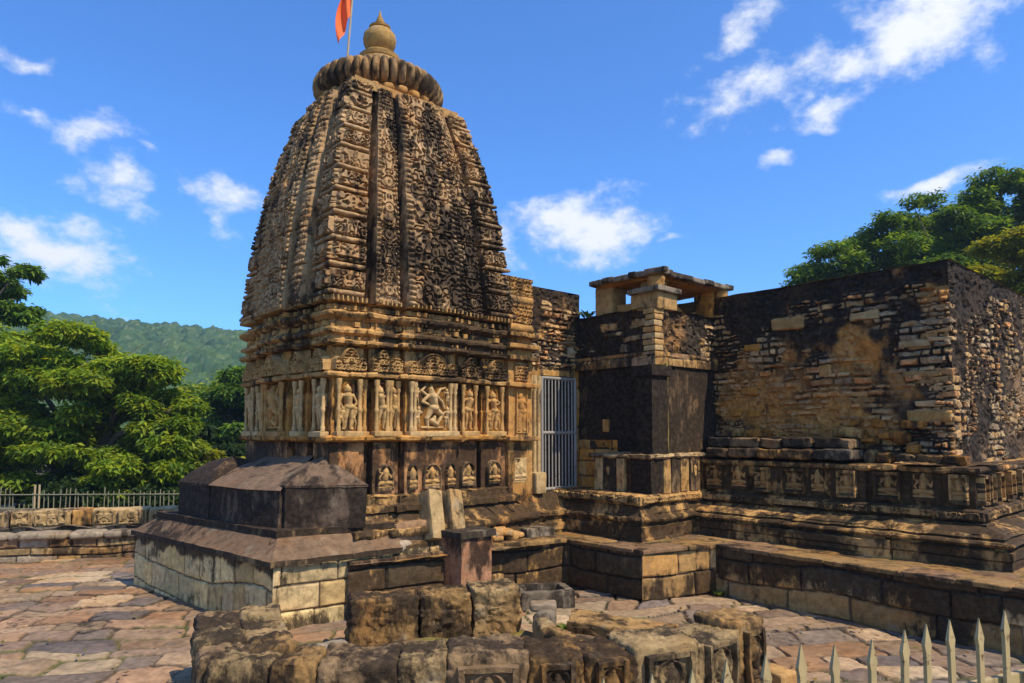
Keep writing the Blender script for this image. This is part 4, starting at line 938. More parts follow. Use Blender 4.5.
    m.build('broken_cornice', M_STONE, T)
build_hall()

# ================================================================ STONE PLATFORM (the ledge the temple stands on)
def build_platform():
    T = thing('stone_platform', 'low stone-block platform with stained sides under the porch and hall', 'platform', (5.5, 4.4, 0))
    H = .49
    edge = [(3.0, 5.74), (4.75, 5.62), (5.49, 5.40), (5.53, 4.40), (6.42, 4.13), (6.33, -1.5)]
    stains = [.9, .95, 1.1, .82, .76]
    for i in range(len(edge) - 1):
        m = MB()
        if i == 4:
            def sf(u, v, st, P): return st + .45 * sstep(.30, .45, v) - .25 * sstep(.28, .15, v) + .5 * np.exp(-((P[..., 1] - 2.0) / .35) ** 2)
        elif i == 3:
            def sf(u, v, st, P): return st + .35 * sstep(.35, .1, v) - .2
        else: sf = None
        ashlar(m, edge[i], edge[i + 1], -.03, H, (.21, .26), (.3, .75), 50 + i, .03, (TAN, PALE, SAND, TAN * .8), stains[i] - .18, .014, .012, stainfn=sf)
        m.build('side_wall', M_STONE, T)
    m = MB()
    def sheet(q, n=60, z=H):
        s, t = np.meshgrid(np.linspace(0, 1, n), np.linspace(0, 1, n)); q = np.array(q, float)
        XY = q[0] * ((1 - s) * (1 - t))[..., None] + q[1] * (s * (1 - t))[..., None] + q[2] * (s * t)[..., None] + q[3] * ((1 - s) * t)[..., None]
        ids, id2, d = masonry(XY[..., 0], XY[..., 1], (.3, .5), (.4, .8), 5, .03)
        P = np.concatenate([XY, np.full(s.shape + (1,), z)], -1); P[..., 2] += sstep(0, .03, d) * .012 - .012 + (fbm(P, 4, 3, 2) - .5) * .03
        c = palette(ids, [TAN * .6, PINK * .6, TAN * .5, SAND * .6]) * sstep(0, .02, d)[..., None] + np.array((.09, .09, .03)) * (1 - sstep(0, .02, d))[..., None]
        m.grid(P, c, np.clip(.5 + (fbm(P, 1, 3, 8) - .5) * .7, 0, .9))
    sheet([(3.0, 5.71), (5.51, 5.39), (5.51, 7.2), (3.0, 7.2)]); sheet([(5.51, 4.39), (6.40, 4.12), (8, 7), (5.51, 7)]); sheet([(6.30, -1.5), (8.5, -1.5), (8.0, 7), (6.395, 4.12)], 140)
    m.build('paved_top', M_STONE, T)
    m = MB(); rng = random.Random(3)      # edge slabs
    for i in range(len(edge) - 1):
        p, q = np.array(edge[i]), np.array(edge[i + 1]); l = np.linalg.norm(q - p); d = (q - p) / l; nn = np.array((d[1], -d[0])); x = 0
        while x < l - .05:
            w = min(rng.uniform(.35, .8), l - x); c = p + d * (x + w / 2) - nn * .14
            block(m, (c[0], c[1], H + .008), (w / 2 - .004, .16, .022), rot=math.atan2(d[1], d[0]), n=8, rnd=.5, amp=.012, tint=rng.choice((TAN * .62, TAN * .7, PINK * .62)), stain=.52, seed=int(x * 30) + i * 7); x += w
    m.build('edge_slab', M_STONE, T)
build_platform()

# ================================================================ PLINTH AND SHRINE at the left
def build_plinth():
    T = thing('shrine_plinth', 'broad block-built plinth with cream stones and a sloping cement top', 'plinth', (2.36, 5.85, 0))
    A, B, C = (1.90, 8.70), (2.34, 5.82), (4.30, 5.70); H = .60
    cream = (np.array((.60, .44, .20)), np.array((.56, .38, .155)), np.array((.50, .36, .17)))
    def sf(u, v, st, P): return .40 + (fbm(P, 2.2, 4, 3) - .5) * .5 + .6 * sstep(.42, .58, v + (fbm(P, 4, 3, 7) - .5) * .2)
    m = MB(); ashlar(m, A, B, -.03, H, (.25, .34), (.16, .42), 61, .02, cream, .3, .012, .010, stainfn=sf); m.build('left_wall', M_STONE, T)
    def sf2(u, v, st, P): return .42 + (fbm(P, 2.2, 4, 5) - .5) * .7 + .25 * sstep(.9, 1.3, u) + .3 * sstep(.2, .05, v)
    m = MB(); ashlar(m, B, C, -.03, H - .03, (.18, .23), (.3, .6), 62, .022, cream, .4, .012, .010, stainfn=sf2); m.build('front_wall', M_STONE, T)
    m = MB(); top = [(1.86, 8.74), (2.30, 5.785), (3.55, 5.70), (3.55, 8.74)]
    slab = [np.array(q) for q in top]; prism(m, [slab[0], slab[1], slab[2], slab[3]], H - .055, H - .005, .03, .012, BROWN * 1.2, .75, 5, cap=False)
    inner = [(2.08, 8.4), (2.50, 6.11), (3.56, 5.86), (3.56, 8.4)]
    for i in range(3):      # sloping cement apron
        a, b = np.array(top[i]), np.array(top[(i + 1) % 4]); c, d = np.array(inner[i]), np.array(inner[(i + 1) % 4])
        n = max(8, int(np.linalg.norm(b - a) / .03)); s, t = np.meshgrid(np.linspace(0, 1, n), np.linspace(0, 1, 20))
        XY = (a + (b - a) * s[..., None]) * (1 - t[..., None]) + (c + (d - c) * s[..., None]) * t[..., None]
        P = rough(np.concatenate([XY, (H - .005 + .17 * t ** 1.2)[..., None]], -1), .009, 4, 9)
        m.grid(P, mixc(np.array((.10, .064, .038)), np.array((.22, .135, .072)), fbm(P, 2, 4, 3)), np.clip(.42 + (fbm(P, 1.6, 4, 2) - .5) * .9 - .2 * (i == 1), 0, 1))
    m.build('cement_apron', M_STONE, T)
    m = MB(); prism(m, [(2.05, 8.42), (2.47, 6.09), (3.58, 5.84), (3.58, 8.42)], .745, .81, .03, .012, BROWN, .75, 11); m.build('upper_slab', M_STONE, T)
    m = MB(); rng = random.Random(4)
    block(m, (3.76, 5.93, .70), (.22, .12, .115), n=10, rnd=.2, amp=.012, tint=PINK * .8, stain=.4, seed=4); block(m, (3.62, 5.84, .60), (.12, .08, .06), rot=.5, n=8, rnd=.8, amp=.03, tint=GREY * 1.6, stain=.2, seed=6)
    m.build('loose_block', M_BLOCK, T)
build_plinth()

def build_shrine():
    T = thing('small_shrine', 'low black-stained shrine with three cement pyramid roofs beside the tower', 'shrine', (2.8, 6.4, .8))
    dk = np.array((.11, .075, .05)); rf = np.array((.155, .10, .06))
    def bay(poly, h0, h1, apex, ha, sd, st=.74, curve=.15, stroof=.45):
        m = MB(); prism(m, poly, h0, h1, .03, .012, dk, st, sd, cap=False); m.build('bay_wall', M_STONE, T)
        m = MB(); c = np.mean(np.array(poly), 0); ev = [c + (np.array(q) - c) * 1.03 for q in poly]
        fan(m, ev, h1, apex, ha, .03, .004, rf * .85, stroof, sd + 3, curve=curve); prism(m, ev, h1 - .02, h1, .03, .012, rf, .6, sd, cap=False); m.build('roof', M_STONE, T)
    bay([(2.60, 6.22), (3.24, 5.86), (3.45, 6.45), (2.55, 6.65)], .80, 1.20, (2.98, 6.27), 1.46, 3)
    poly = [(2.40, 6.72), (2.56, 6.27), (3.05, 6.30), (3.05, 7.56), (2.28, 7.52)]
    m = MB(); prism(m, poly, .80, 1.16, .03, .01, dk, .7, 13, cap=False); m.build('bay_wall', M_STONE, T)
    m = MB()
    for (p, q, P0, Q0) in (((2.25, 7.55), (2.37, 6.70), (3.0, 7.5), (3.0, 6.75)), ((2.37, 6.70), (2.56, 6.24), (3.0, 6.75), (3.0, 6.5))):
        p, q, P0, Q0 = [np.array(x) for x in (p, q, P0, Q0)]; s_, t_ = np.meshgrid(np.linspace(0, 1, 30), np.linspace(0, 1, 24))
        XY = (p + (q - p) * s_[..., None]) * (1 - t_[..., None]) + (P0 + (Q0 - P0) * s_[..., None]) * t_[..., None]
        Pq = rough(np.concatenate([XY, (1.155 + .31 * t_ ** .85)[..., None]], -1), .006, 4, 5); m.grid(Pq, mixc(rf * .8, rf * 1.25, fbm(Pq, 3, 3, 2)), np.clip(.4 + (fbm(Pq, 1.6, 3, 5) - .5) * .6, 0, 1))
    m.build('roof', M_STONE, T)
    bay([(2.17, 8.05), (2.28, 7.40), (3.0, 7.4), (2.9, 8.05)], .80, 1.16, (2.62, 7.7), 1.43, 23, .9, .9, .85)
build_shrine()

# ================================================================ STANDING AND LOOSE STONES by the platform
def build_stones():
    m = MB(); prism(m, [(4.06, 5.45), (4.46, 5.47), (4.48, 5.98), (3.97, 5.98)], -.02, .68, .025, .014, np.array((.32, .165, .085)), .5, 7)
    prism(m, [(4.03, 5.42), (4.49, 5.44), (4.51, 6.0), (3.94, 6.0)], .65, .715, .03, .012, GREY, .7, 9)
    o = m.build('stone_post', M_STONE); tag(o, 'square reddish stone post with a flat dark cap before the platform', 'stone post')
    for k, (c, lab) in enumerate((((3.98, 5.88, .84), 'pale leaning stone slab nearer the small shrine, against the tower base'), ((4.22, 5.86, .83), 'pale leaning stone slab farther from the small shrine, against the tower base'))):
        m = MB(); block(m, c, (.085, .13, .25), rot=.05, n=12, rnd=.18, amp=.012, tint=PALE * .85, stain=.32 + .1 * k, seed=k + 4, tilt=(-.32, .14)); tag(m.build('leaning_slab', M_BLOCK), lab, 'stone slab', 'slabs leaning on the tower base')
    m = MB(); rng = random.Random(6)
    for k in range(9): block(m, (4.5 + k * .07, 5.84 - k * .01 + rng.uniform(-.06, .06), .52 + rng.uniform(.02, .1)), (rng.uniform(.06, .13), rng.uniform(.05, .09), rng.uniform(.03, .06)), rot=rng.uniform(0, 3), n=6, rnd=.8, amp=.03, scale=8, tint=rng.choice((PALE, GREY * 1.6, TAN)), stain=.25, seed=k + 60)
    tag(m.build('rubble_heap', M_BLOCK), 'small heap of pale rubble on the platform under the tower figures', 'rubble', kind='stuff')
    for k, (x0, x1, y, h, lab) in enumerate(((5.2, 5.6, 5.82, .06, 'low loose step block on the platform below the gate'),)):
        m = MB(); block(m, ((x0 + x1) / 2, y, .5 + h), ((x1 - x0) / 2, .1, h), rot=-.1, n=10, rnd=.3, amp=.015, tint=GREY, stain=.55, seed=8); tag(m.build('step_block', M_BLOCK), lab, 'stone block')
    # hollow stone trough
    m = MB(True); cx, cy = .30, 6.92
    for dx, dy, w, l in ((0, -.17, .27, .045), (0, .17, .27, .045), (-.24, 0, .04, .14), (.24, 0, .04, .14)):
        c, s_ = math.cos(.25), math.sin(.25)
        block(m, (cx + dx * c - dy * s_, cy + dx * s_ + dy * c, .075), (w, l, .085), rot=.25, n=8, rnd=.25, amp=.01, tint=GREY * .8, stain=.5, seed=int(dx * 50 + dy * 90) + 40)
    block(m, (cx, cy, .0), (.24, .16, .02), rot=.25, n=4, tint=DARK, stain=.5); tag(m.build('stone_trough', M_BLOCK), 'square hollow stone trough on the paving below the platform', 'trough')
build_stones()

# ================================================================ RUINED ENCLOSURE in the foreground
def build_enclosure():
    T = thing('ruined_enclosure', 'low L-shaped ruined wall of carved stone blocks in the foreground', 'low wall', (-.2, 4.1, 0), world=True)
    path = [(1.72, 4.74), (1.47, 4.52), (1.14, 4.24), (.72, 4.06), (.42, 3.98), (.10, 3.93), (-.36, 3.88), (-.62, 3.86), (-1.08, 3.83), (-1.32, 3.82), (-1.66, 3.80)]
    rng = random.Random(2); ln = None
    for i in range(len(path) - 1):
        p, q = np.array(path[i]), np.array(path[i + 1]); d = (q - p); l = np.linalg.norm(d); d /= l; nn = np.array((-d[1], d[0]))   # towards the camera is +? computed below
        if nn[1] < 0: nn = -nn                        # inward (away from the camera)
        dep = .17 if i < 3 else .19; c = (p + q) / 2 + nn * dep; hh = .225 + rng.uniform(-.012, .014)
        m = MB(True); rot = math.atan2(d[1], d[0]); tnt = rng.choice((TAN * .62, SAND * .6, PALE * .6, BROWN * 1.2)); sd = i * 9 + 3
        block(m, (c[0], c[1], hh - .01), (l / 2 + .012, dep, hh), rot=rot, n=34, rnd=.24 if i > 2 else .18, amp=.026 if i > 2 else .016, scale=5.5, tint=tnt, stain=.66 if i > 2 else .5, seed=sd, grit=.02)
        o = m.build('stone_block', M_BLOCK, T)
        if i < 6:                                    # carved panel on the outer face
            b = MB(True); f0 = np.array(q) + d * -.06; f1 = np.array(p) + d * .06; off = -nn * .012; f0, f1 = f0 + off, f1 + off
            w = np.linalg.norm(f1 - f0); Hh = .36; caps = seated(i + 60, 0, .30, .03)
            u, v = np.meshgrid(np.linspace(-w / 2, w / 2, 70), np.linspace(.03, .40, 80)); vv = v - .03
            H = np.maximum.reduce([capsules(u, vv, caps) * .9, .03 * (np.abs(u) > w / 2 - .035), .02 * np.exp(-((np.hypot(u, vv - .25) - .08) / .014) ** 2)])
            H = np.maximum(H * 1.2, .03 * ((vv < .03) | (vv > .335))) - .012; H[0] = H[-1] = -.05; H[:, 0] = H[:, -1] = -.05
            s = (u + w / 2) / w; XY = f0 + (f1 - f0) * s[..., None]; P = np.concatenate([XY - nn * (H[..., None]), v[..., None]], -1); P = rough(P, .012, 9, sd)
            b.grid(P, np.asarray(tnt) * .8, np.clip(.55 + (fbm(P, 3, 3, 4) - .5) * .6, 0, 1)); b.build('carved_panel', M_BLOCK, o)
    # left return of the wall
    left = [(-1.50, 3.98), (-1.62, 4.22), (-1.72, 4.44), (-1.83, 4.68), (-1.93, 4.92)]
    for i in range(len(left) - 1):
        p, q = np.array(left[i]), np.array(left[i + 1]); l = np.linalg.norm(q - p)
        for j, (o_, w) in enumerate(((-.13, .15), (.14, .14))):
            m = MB(True); d = (q - p) / l; c = (p + q) / 2 + np.array((d[1], -d[0])) * o_ ; hh = .232 + rng.uniform(-.015, .015) - .03 * i * 0
            block(m, (c[0], c[1], hh - .01), (l / 2 + .012, w, hh), rot=math.atan2(d[1], d[0]), n=26, rnd=.28, amp=.028, scale=6, tint=rng.choice((SAND * .6, PALE * .6, BROWN * 1.2, TAN * .62)), stain=.62, seed=i * 7 + j * 3 + 70, grit=.02)
            m.build('stone_block', M_BLOCK, T)
    # earth and flat stones filling the inside
    m = MB(True); x, y = np.meshgrid(np.linspace(-1.85, 1.62, 150), np.linspace(0, 1, 60)); yb = np.interp(x, [-1.85, -1.2, .1, 1.0, 1.62], [5.0, 5.42, 5.85, 5.2, 4.95]); yf = np.interp(x, [-1.85, -1.2, .3, 1.1, 1.62], [4.1, 4.05, 4.2, 4.45, 4.85])
    Y = yf + (yb - yf) * y; P = np.stack([x, Y, .10 + (fbm(vec(x, Y), 3, 4, 5) - .5) * .14 - .1 * sstep(.85, 1, y)], -1)
    c = mixc(np.array((.22, .14, .075)), np.array((.16, .13, .03)), sstep(.5, .62, fbm(P, 2.2, 4, 9))); m.grid(P, c, np.clip(.4 + (fbm(P, 2, 3, 3) - .5) * .6, 0, 1)); m.build('fill', M_BLOCK, T)
    flat = [(-1.25, 4.62, .22, .10, .3), (-.95, 4.48, .26, .12, .1), (-.62, 4.42, .2, .1, -.2), (-.25, 4.5, .24, .1, .1), (.05, 4.42, .18, .1, .4), (-.55, 4.62, .15, .07, .2), (.28, 4.55, .2, .1, .1), (-1.35, 4.9, .2, .09, .5), (.95, 4.62, .2, .1, .5), (.62, 4.48, .2, .12, .3), (-1.0, 4.75, .2, .08, .2), (-.9, 4.25, .3, .12, .05), (-.1, 4.22, .3, .12, -.1), (.45, 4.3, .25, .1, .2)]
    for k, (x, y, w, l, r) in enumerate(flat):
        m = MB(True); block(m, (x, y, .16 + (.09 if y < 4.35 else 0)), (w, l, .06), rot=r, n=14, rnd=.7, amp=.03, scale=6, tint=rng.choice((PALE * .8, OCHRE * .8, TAN * .8, GREY * 1.2, SAND * .8)), stain=.45, seed=k + 130, grit=.015); m.build('flat_stone', M_BLOCK, T)
    m = MB(True); block(m, (1.78, 4.72, .05), (.09, .1, .06), rot=.6, n=10, rnd=.3, amp=.012, tint=TAN, stain=.3, seed=9); m.build('corner_foot', M_BLOCK, T)
    # the raised row of three blocks behind
    R = thing('block_row', 'row of three big rough stone blocks inside the ruined enclosure', 'stone blocks', (-.6, 5.4, .1), world=True)
    a, b = np.array((-1.24, 5.26)), np.array((.08, 5.66)); d = (b - a) / np.linalg.norm(b - a); nn = np.array((-d[1], d[0])); rot = math.atan2(d[1], d[0]); Lt = np.linalg.norm(b - a)
    for k, (s, e) in enumerate(((0, .40), (.40, .70), (.70, 1.0))):
        c = a + d * Lt * (s + e) / 2 + nn * .15; m = MB(True)
        block(m, (c[0], c[1], .235 + .012 * (k == 2)), (Lt * (e - s) / 2 - .001, .17, .195 + .008 * k), rot=rot, n=36, rnd=.16, amp=.02, scale=5, tint=(TAN * .6, TAN * .58, PALE * .6)[k], stain=(.64, .66, .52)[k], seed=k * 5 + 2, grit=.024); m.build('stone_block', M_BLOCK, R)
    # loose carved fragments
    m = MB(True); pts = [(.30, 5.62), (.22, 5.42), (.27, 5.22), (.42, 5.02), (.58, 4.86)]
    for i in range(4):
        p, q = np.array(pts[i]), np.array(pts[i + 1]); c = (p + q) / 2; dd = q - p
        block(m, (c[0], c[1], .20 - .02 * i), (np.linalg.norm(dd) / 2 + .03, .075, .10), rot=math.atan2(dd[1], dd[0]), n=14, rnd=.7, amp=.018, tint=(GREY * .9, PALE * .65, TAN * .7, TAN * .7)[i], stain=.55, grit=.012, seed=6)
    block(m, (.25, 5.62, .30), (.11, .08, .035), n=10, rnd=.7, amp=.015, tint=GREY * 1.1, stain=.4, seed=3)
    tag(m.build('curved_fragment', M_BLOCK), 'curved broken carving lying in the ruined enclosure beside the block row', 'stone fragment')
    for k, (x, y, w, l, h, r, tn, lab) in enumerate(((.85, 5.40, .42, .14, .19, -.35, TAN, 'long moss-yellowed slab lying at the back of the ruined enclosure'), (1.10, 5.03, .40, .13, .17, -.24, TAN, 'long slab lying behind the carved end block of the enclosure'),
                                          (.76, 5.12, .34, .06, .12, -.36, BROWN, 'thin dark slab lying between the two long slabs'), (.72, 4.78, .24, .09, .17, .2, PALE, 'short pale slab lying at the foot of the curved carving'))):
        m = MB(True); block(m, (x, y, h), (w, l, .055), rot=r, n=18, rnd=.35, amp=.025, scale=5, tint=tn * .75, stain=.5, seed=k + 170, grit=.02, tilt=(.1, .05)); tag(m.build('fallen_slab', M_BLOCK), lab, 'stone slab', 'slabs lying in the ruined enclosure')
build_enclosure()

# ================================================================ LEFT BACKGROUND: low wall, fence, trees
def build_low_wall():
    T = thing('low_terrace_wall', 'low terrace wall topped with old carved blocks at the left edge', 'low wall', (-6.5, 9.0, 0), world=True)
    W = lambda x, y: np.array(toab(x, y))
    p0, p1 = W(-12, 7.75), W(-3.6, 9.85); d = (p1 - p0) / np.linalg.norm(p1 - p0); nn = np.array((d[1], -d[0]))
    m = MB(); ashlar(m, p0, p1, -.05, .27, (.09, .14), (.25, .6), 71, .03, (TAN * .8, GREY * 1.2, PINK * .7, PALE * .7), .5, .015, .014); m.build('lower_course', M_BLOCK, T)
    L_ = np.linalg.norm(p1 - p0); rng = random.Random(9); x = 0
    m = MB()
    while x < L_:
        w = rng.uniform(.4, .9); c = p0 + d * (x + w / 2) - nn * .10; block(m, (c[0], c[1], .315), (w / 2 - .004, .15, .05), rot=math.atan2(d[1], d[0]), n=12, rnd=.9, amp=.014, tint=GREY * 1.25, stain=.42, seed=int(x * 20)); x += w
    m.build('rounded_coping', M_BLOCK, T)
    m = MB(); P, u, v, n = wallgrid(p0 - nn * .24, p1 - nn * .24, .2, .41, .05); m.grid(rough(P, .02), GREY, .6)
    s0 = p0 - nn * .2; s1 = p1 - nn * .2
    s, t = np.meshgrid(np.linspace(0, 1, 200), np.linspace(0, 1, 12)); XY = s0 + (s1 - s0) * s[..., None] - nn * (t * 4.0)[..., None]
    Q = np.concatenate([XY, (.40 + .02 * np.sin(s * 90) - .35 * sstep(.2, 1, t))[..., None]], -1); m.grid(rough(Q, .03), GREY * .8, .4); m.build('upper_terrace', M_BLOCK, T)
    x = 0; k = 0
    while x < L_:
        w = rng.uniform(.22, .5); c = p0 + d * (x + w / 2) - nn * (.42 + rng.uniform(-.03, .03)); px = toworld(np.array((c[0], c[1], 0)))
        carved = px[0] < -5.0; h = .115 if carved else rng.uniform(.05, .1)
        m = MB(); block(m, (c[0], c[1], .40 + h), (w / 2 - .006, .15, h), rot=math.atan2(d[1], d[0]), n=14, rnd=.2, amp=.02, scale=8, tint=rng.choice((PALE, TAN, SAND, GREY * 1.4)), stain=rng.uniform(.3, .6), seed=k + 20)
        o = m.build('carved_block' if carved else 'rubble_block', M_BLOCK, T)
        if carved and w > .26:
            b = MB(); f = c + nn * .15; 
            relief(b, f - d * (w / 2 - .03), f + d * (w / 2 - .03), .42, .62, lambda u, v: .035 * np.maximum(arabesque(u, v + k, k, 6., 3.2, .22), .8 * (np.abs(u) > w / 2 - .055)), .012, .005, PALE * .8, .45, k); b.build('carving', M_BLOCK, o)
        x += w; k += 1
    m = MB(); x = 0
    while x < L_:
        w = rng.uniform(.3, .8); c = p0 + d * (x + w / 2) - nn * .8; block(m, (c[0], c[1], .43), (w / 2, .2, rng.uniform(.05, .13)), rot=math.atan2(d[1], d[0]), n=10, rnd=.4, amp=.03, tint=rng.choice((GREY * 1.5, PINK, PALE)), stain=.3, seed=int(x * 20) + 7); x += w + rng.uniform(0, .1)
    m.build('back_course', M_BLOCK, T)
build_low_wall()

def build_fences():
    # spear-topped fence close to the camera
    d0 = np.array((.37, 1.907)); dr = np.array((1.0, .444)); dr /= np.linalg.norm(dr)
    T = thing('picket_fence', 'cream spear-topped metal picket fence at the bottom right', 'fence', (.65, 1.96, 0), world=True)
    H = 1.05
    ns = np.array([-4, -3, -2, -1, *range(0, 18)]) * .1403; proto = None
    yaw = math.atan2(dr[1], dr[0])
    prof = [(-.012, 0), (-.012, H - .095), (-.0175, H - .07), (0, H), (.0175, H - .07), (.012, H - .095), (.012, 0)]
    rng = random.Random(3)
    for i, s in enumerate(ns):
        c = d0 + dr * s
        m = MB(True); up = np.array(prof); ex = np.array((dr[0], dr[1], 0)); ey = np.array((-dr[1], dr[0], 0)); q = []; lx, ly, dh = rng.gauss(0, .008), rng.gauss(0, .010), rng.gauss(0, .006)
        for t in (-.0065, .0065): q.append(np.array([np.array((c[0], c[1], 0)) + ex * (a + lx * b) + ey * (t * (.35 if b >= H else 1) + ly * b) + UP * (b + (dh if b > .5 else 0)) for a, b in up]))
        V = np.concatenate(q); n = 7; m.add(V, [(k, (k + 1) % n, n + (k + 1) % n, n + k) for k in range(n)]); m.add(V, [(0, 1, 5, 6), (7, 13, 12, 8)]); m.add(V, [(1, 2, 3), (1, 3, 5), (3, 4, 5), (8, 10, 9), (8, 12, 10), (10, 12, 11)])
        m.build('picket', M_PAINT, T, smooth=False)
    a, b = d0 + dr * ns[0], d0 + dr * (ns[-1] + .1); 
    for h in (.795, .25):
        m = MB(True); back = np.array((-dr[1], dr[0])) * .022
        block(m, (*((a + b) / 2 + back), h), (np.linalg.norm(b - a) / 2, .012, .02), rot=yaw, n=6, rnd=.2, amp=.0, tint=TAN); m.build('rail', M_PAINT, T, smooth=False)
    # thin bar fence behind the terrace
    B = thing('bar_fence', 'thin-barred metal fence behind the terrace wall at the left', 'fence', (-8, 14.2, -.4), world=True)
    protos = []; x = -12.6; i = 0
    while x < -4.0:
        y = 14.2 + .06 * (x + 9); h = .50 + rng.choice((0, 0, .03, .05, -.04, -.3, .0)); 
        if len(protos) < 5:
            m = MB(True); h = .50 + (0, .05, -.04, -.28, .02)[len(protos)]; bar(m, (x, y, -.5), (x + (0, .02, -.02, .01, .03)[len(protos)], y, h), .0105, 6, tint=(.4, .4, .3)); o = m.build('fence_bar', M_BAMBOO, B); protos.append((o, x, y))
        else:
            p, px, py = protos[rng.choice((0, 0, 1, 2, 2, 3, 4))]; o = p.copy(); scene.collection.objects.link(o); o.parent = B; o.location = ((x - px) * S, (y - py) * S, rng.uniform(-.02, .02) * S)
        x += rng.uniform(.085, .112)
    for h in (.42, .13, -.05):
        m = MB(True); bar(m, (-12.6, 14.18 - .22, h), (-4.0, 14.5 + .0, h - .01), .014, 6, tint=(.4, .4, .3)); m.build('rail', M_BAMBOO, B)
    m = MB(True)
    for x in (-9.80, -9.71): bar(m, (x, 14.15, -.5), (x, 14.15, .62), .02, 8, tint=(.4, .4, .3))
    m.build('post', M_POLE, B)
build_fences()

# ---- small weeds rooted in the joints
def build_weeds():
    for k, (x, y, h, r, lab) in enumerate(((*toworld(np.array((6.62, 6.12, 0)))[:2], 3.2, .10, 'small green weed on the parapet left of the rooftop kiosk'), (*toworld(np.array((5.0, 5.75, 0)))[:2], .5, .06, 'small weed at the foot of the tower base on the platform edge'),
                                           (-.5, 4.72, .14, .07, 'low weed growing in the fill before the block row'), (.42, 5.75, .06, .06, 'weed tuft beside the stone trough'), (-4.6, 9.3, .03, .09, 'weed tuft at the foot of the low terrace wall'), (2.15, 7.2, .0, .06, 'weed tuft in the inner corner of the platform'))):
        m = MB(True); rng = np.random.RandomState(k + 4); V = []; 
        for q in range(46):
            a = rng.rand() * 6.28; d = np.array((math.cos(a), math.sin(a), 0)); b = np.array((x, y, h)) + d * r * rng.rand() * .5; l = r * rng.uniform(.6, 1.4); sd = np.array((-d[1], d[0], 0)) * l * .14
            mid = b + d * l * .4 + UP * l * .6; tip = b + d * l * .95 + UP * l * rng.uniform(.5, 1.0); V += [b, mid + sd, tip, mid - sd]
        m.add(np.array(V), np.arange(len(V)).reshape(-1, 4), np.repeat(np.array([(.10, .17, .02), (.16, .19, .03), (.07, .12, .02)])[rng.randint(0, 3, 46)], 4, 0), 0)
        tag(m.build('weed', M_LEAF, smooth=False), lab, 'weed', 'weeds in the masonry joints')
build_weeds()
def build_litter():
    m = MB(True); rng = np.random.RandomState(12); V = []; T = []; cols = np.array([(.20, .11, .03), (.28, .19, .05), (.12, .07, .03), (.16, .15, .04)])
    for k in range(420):
        x, y = (rng.uniform(-7.5, -2.6), rng.uniform(4.0, 8.8)) if k < 250 else (rng.uniform(.9, 4.6), rng.uniform(4.4, 7.0))
        if k >= 250 and -SA * x + CA * y > 4.0 and CA * x + SA * y > 5.3: continue
        if CA * x + SA * y > 6.2: continue
        a = rng.rand() * 6.28; l = rng.uniform(.015, .035); d = np.array((math.cos(a), math.sin(a), 0)); e = np.array((-d[1], d[0], 0)) * l * .45; c = np.array((x, y, rng.uniform(.018, .03))); z = UP * l
        V += [c - d * l, c + e + z * rng.uniform(0, .4), c + d * l + z * rng.uniform(0, .5), c - e]; T += [cols[rng.randint(4)]] * 4
    m.add(np.array(V), np.arange(len(V)).reshape(-1, 4), np.array(T), 0); tag(m.build('leaf_litter', M_LEAF, smooth=False), 'small dry leaves scattered over the paving', 'fallen leaves', kind='stuff')
build_litter()
# ---- trees
def leaves(mb, lobes, n, leaf, tints, seed, spray=9, droop=.35, sunk=.3, flat=.55, clump=None, subs=12, squash=.62):
    """leaf sprays spread through lobes (cx,cy,cz,rx,ry,rz)"""
    rng = np.random.RandomState(seed); sub = []
    for l in lobes:
        for q in range(subs):
            v = rng.normal(size=3); v /= np.linalg.norm(v); v[2] = v[2] * .9 + .1; rr = rng.uniform(.55, 1.02); k = rng.uniform(.18, .46)
            sub.append((l[0] + v[0] * l[3] * rr, l[1] + v[1] * l[4] * rr, l[2] + v[2] * l[5] * rr, l[3] * k, l[4] * k, min(l[3], l[5]) * k * squash))
    lobes = sub; vol = np.array([l[3] * l[4] * l[5] for l in lobes]) ** .7; pk = rng.choice(len(lobes), n, p=vol / vol.sum()); Lb = np.array(lobes)[pk]
    v = rng.normal(size=(n, 3)); v /= np.linalg.norm(v, axis=1, keepdims=True); r = sunk + (1 - sunk) * rng.rand(n, 1) ** .6
    wob = .78 + .5 * fbm(Lb[:, :3] + v * 2.2, 1.1, 3, seed)[:, None]
    C = Lb[:, :3] + v * Lb[:, 3:] * r * wob
    if clump: C = C[fbm(C, clump[0], 3, seed + 2) > clump[1]]; 
    n = len(C); v = v[:n]
    base = np.array(tints); pal = base[rng.randint(0, len(base), n)]
    big = fbm(C, .55, 3, seed + 5)[:, None]; pal = pal * (.62 + .8 * big)
    az = rng.rand(n) * 2 * pi
    V = []; T = []
    for k in range(spray):
        a = az + (k / spray) * 2 * pi * .95 + rng.normal(size=n) * .25; el = rng.normal(size=n) * .35 - droop
        d = np.stack([np.cos(a) * np.cos(el), np.sin(a) * np.cos(el), np.sin(el)], -1); sd = np.stack([-np.sin(a), np.cos(a), rng.normal(size=n) * flat], -1); sd /= np.linalg.norm(sd, axis=1, keepdims=True)
        l = leaf * (.6 + .8 * rng.rand(n, 1)); w = l * .2; st = C + d * l * .12 + rng.normal(size=(n, 3)) * leaf * .25
        q = np.stack([st, st + d * l * .5 + sd * w, st + d * l + np.array((0, 0, -.18)) * l, st + d * l * .5 - sd * w], 1)
        V.append(q.reshape(-1, 3)); T.append(np.repeat(pal * (.8 + .4 * rng.rand(n, 1)), 4, 0))
    V = np.concatenate(V); mb.add(V, np.arange(len(V)).reshape(-1, 4), np.concatenate(T), 0)
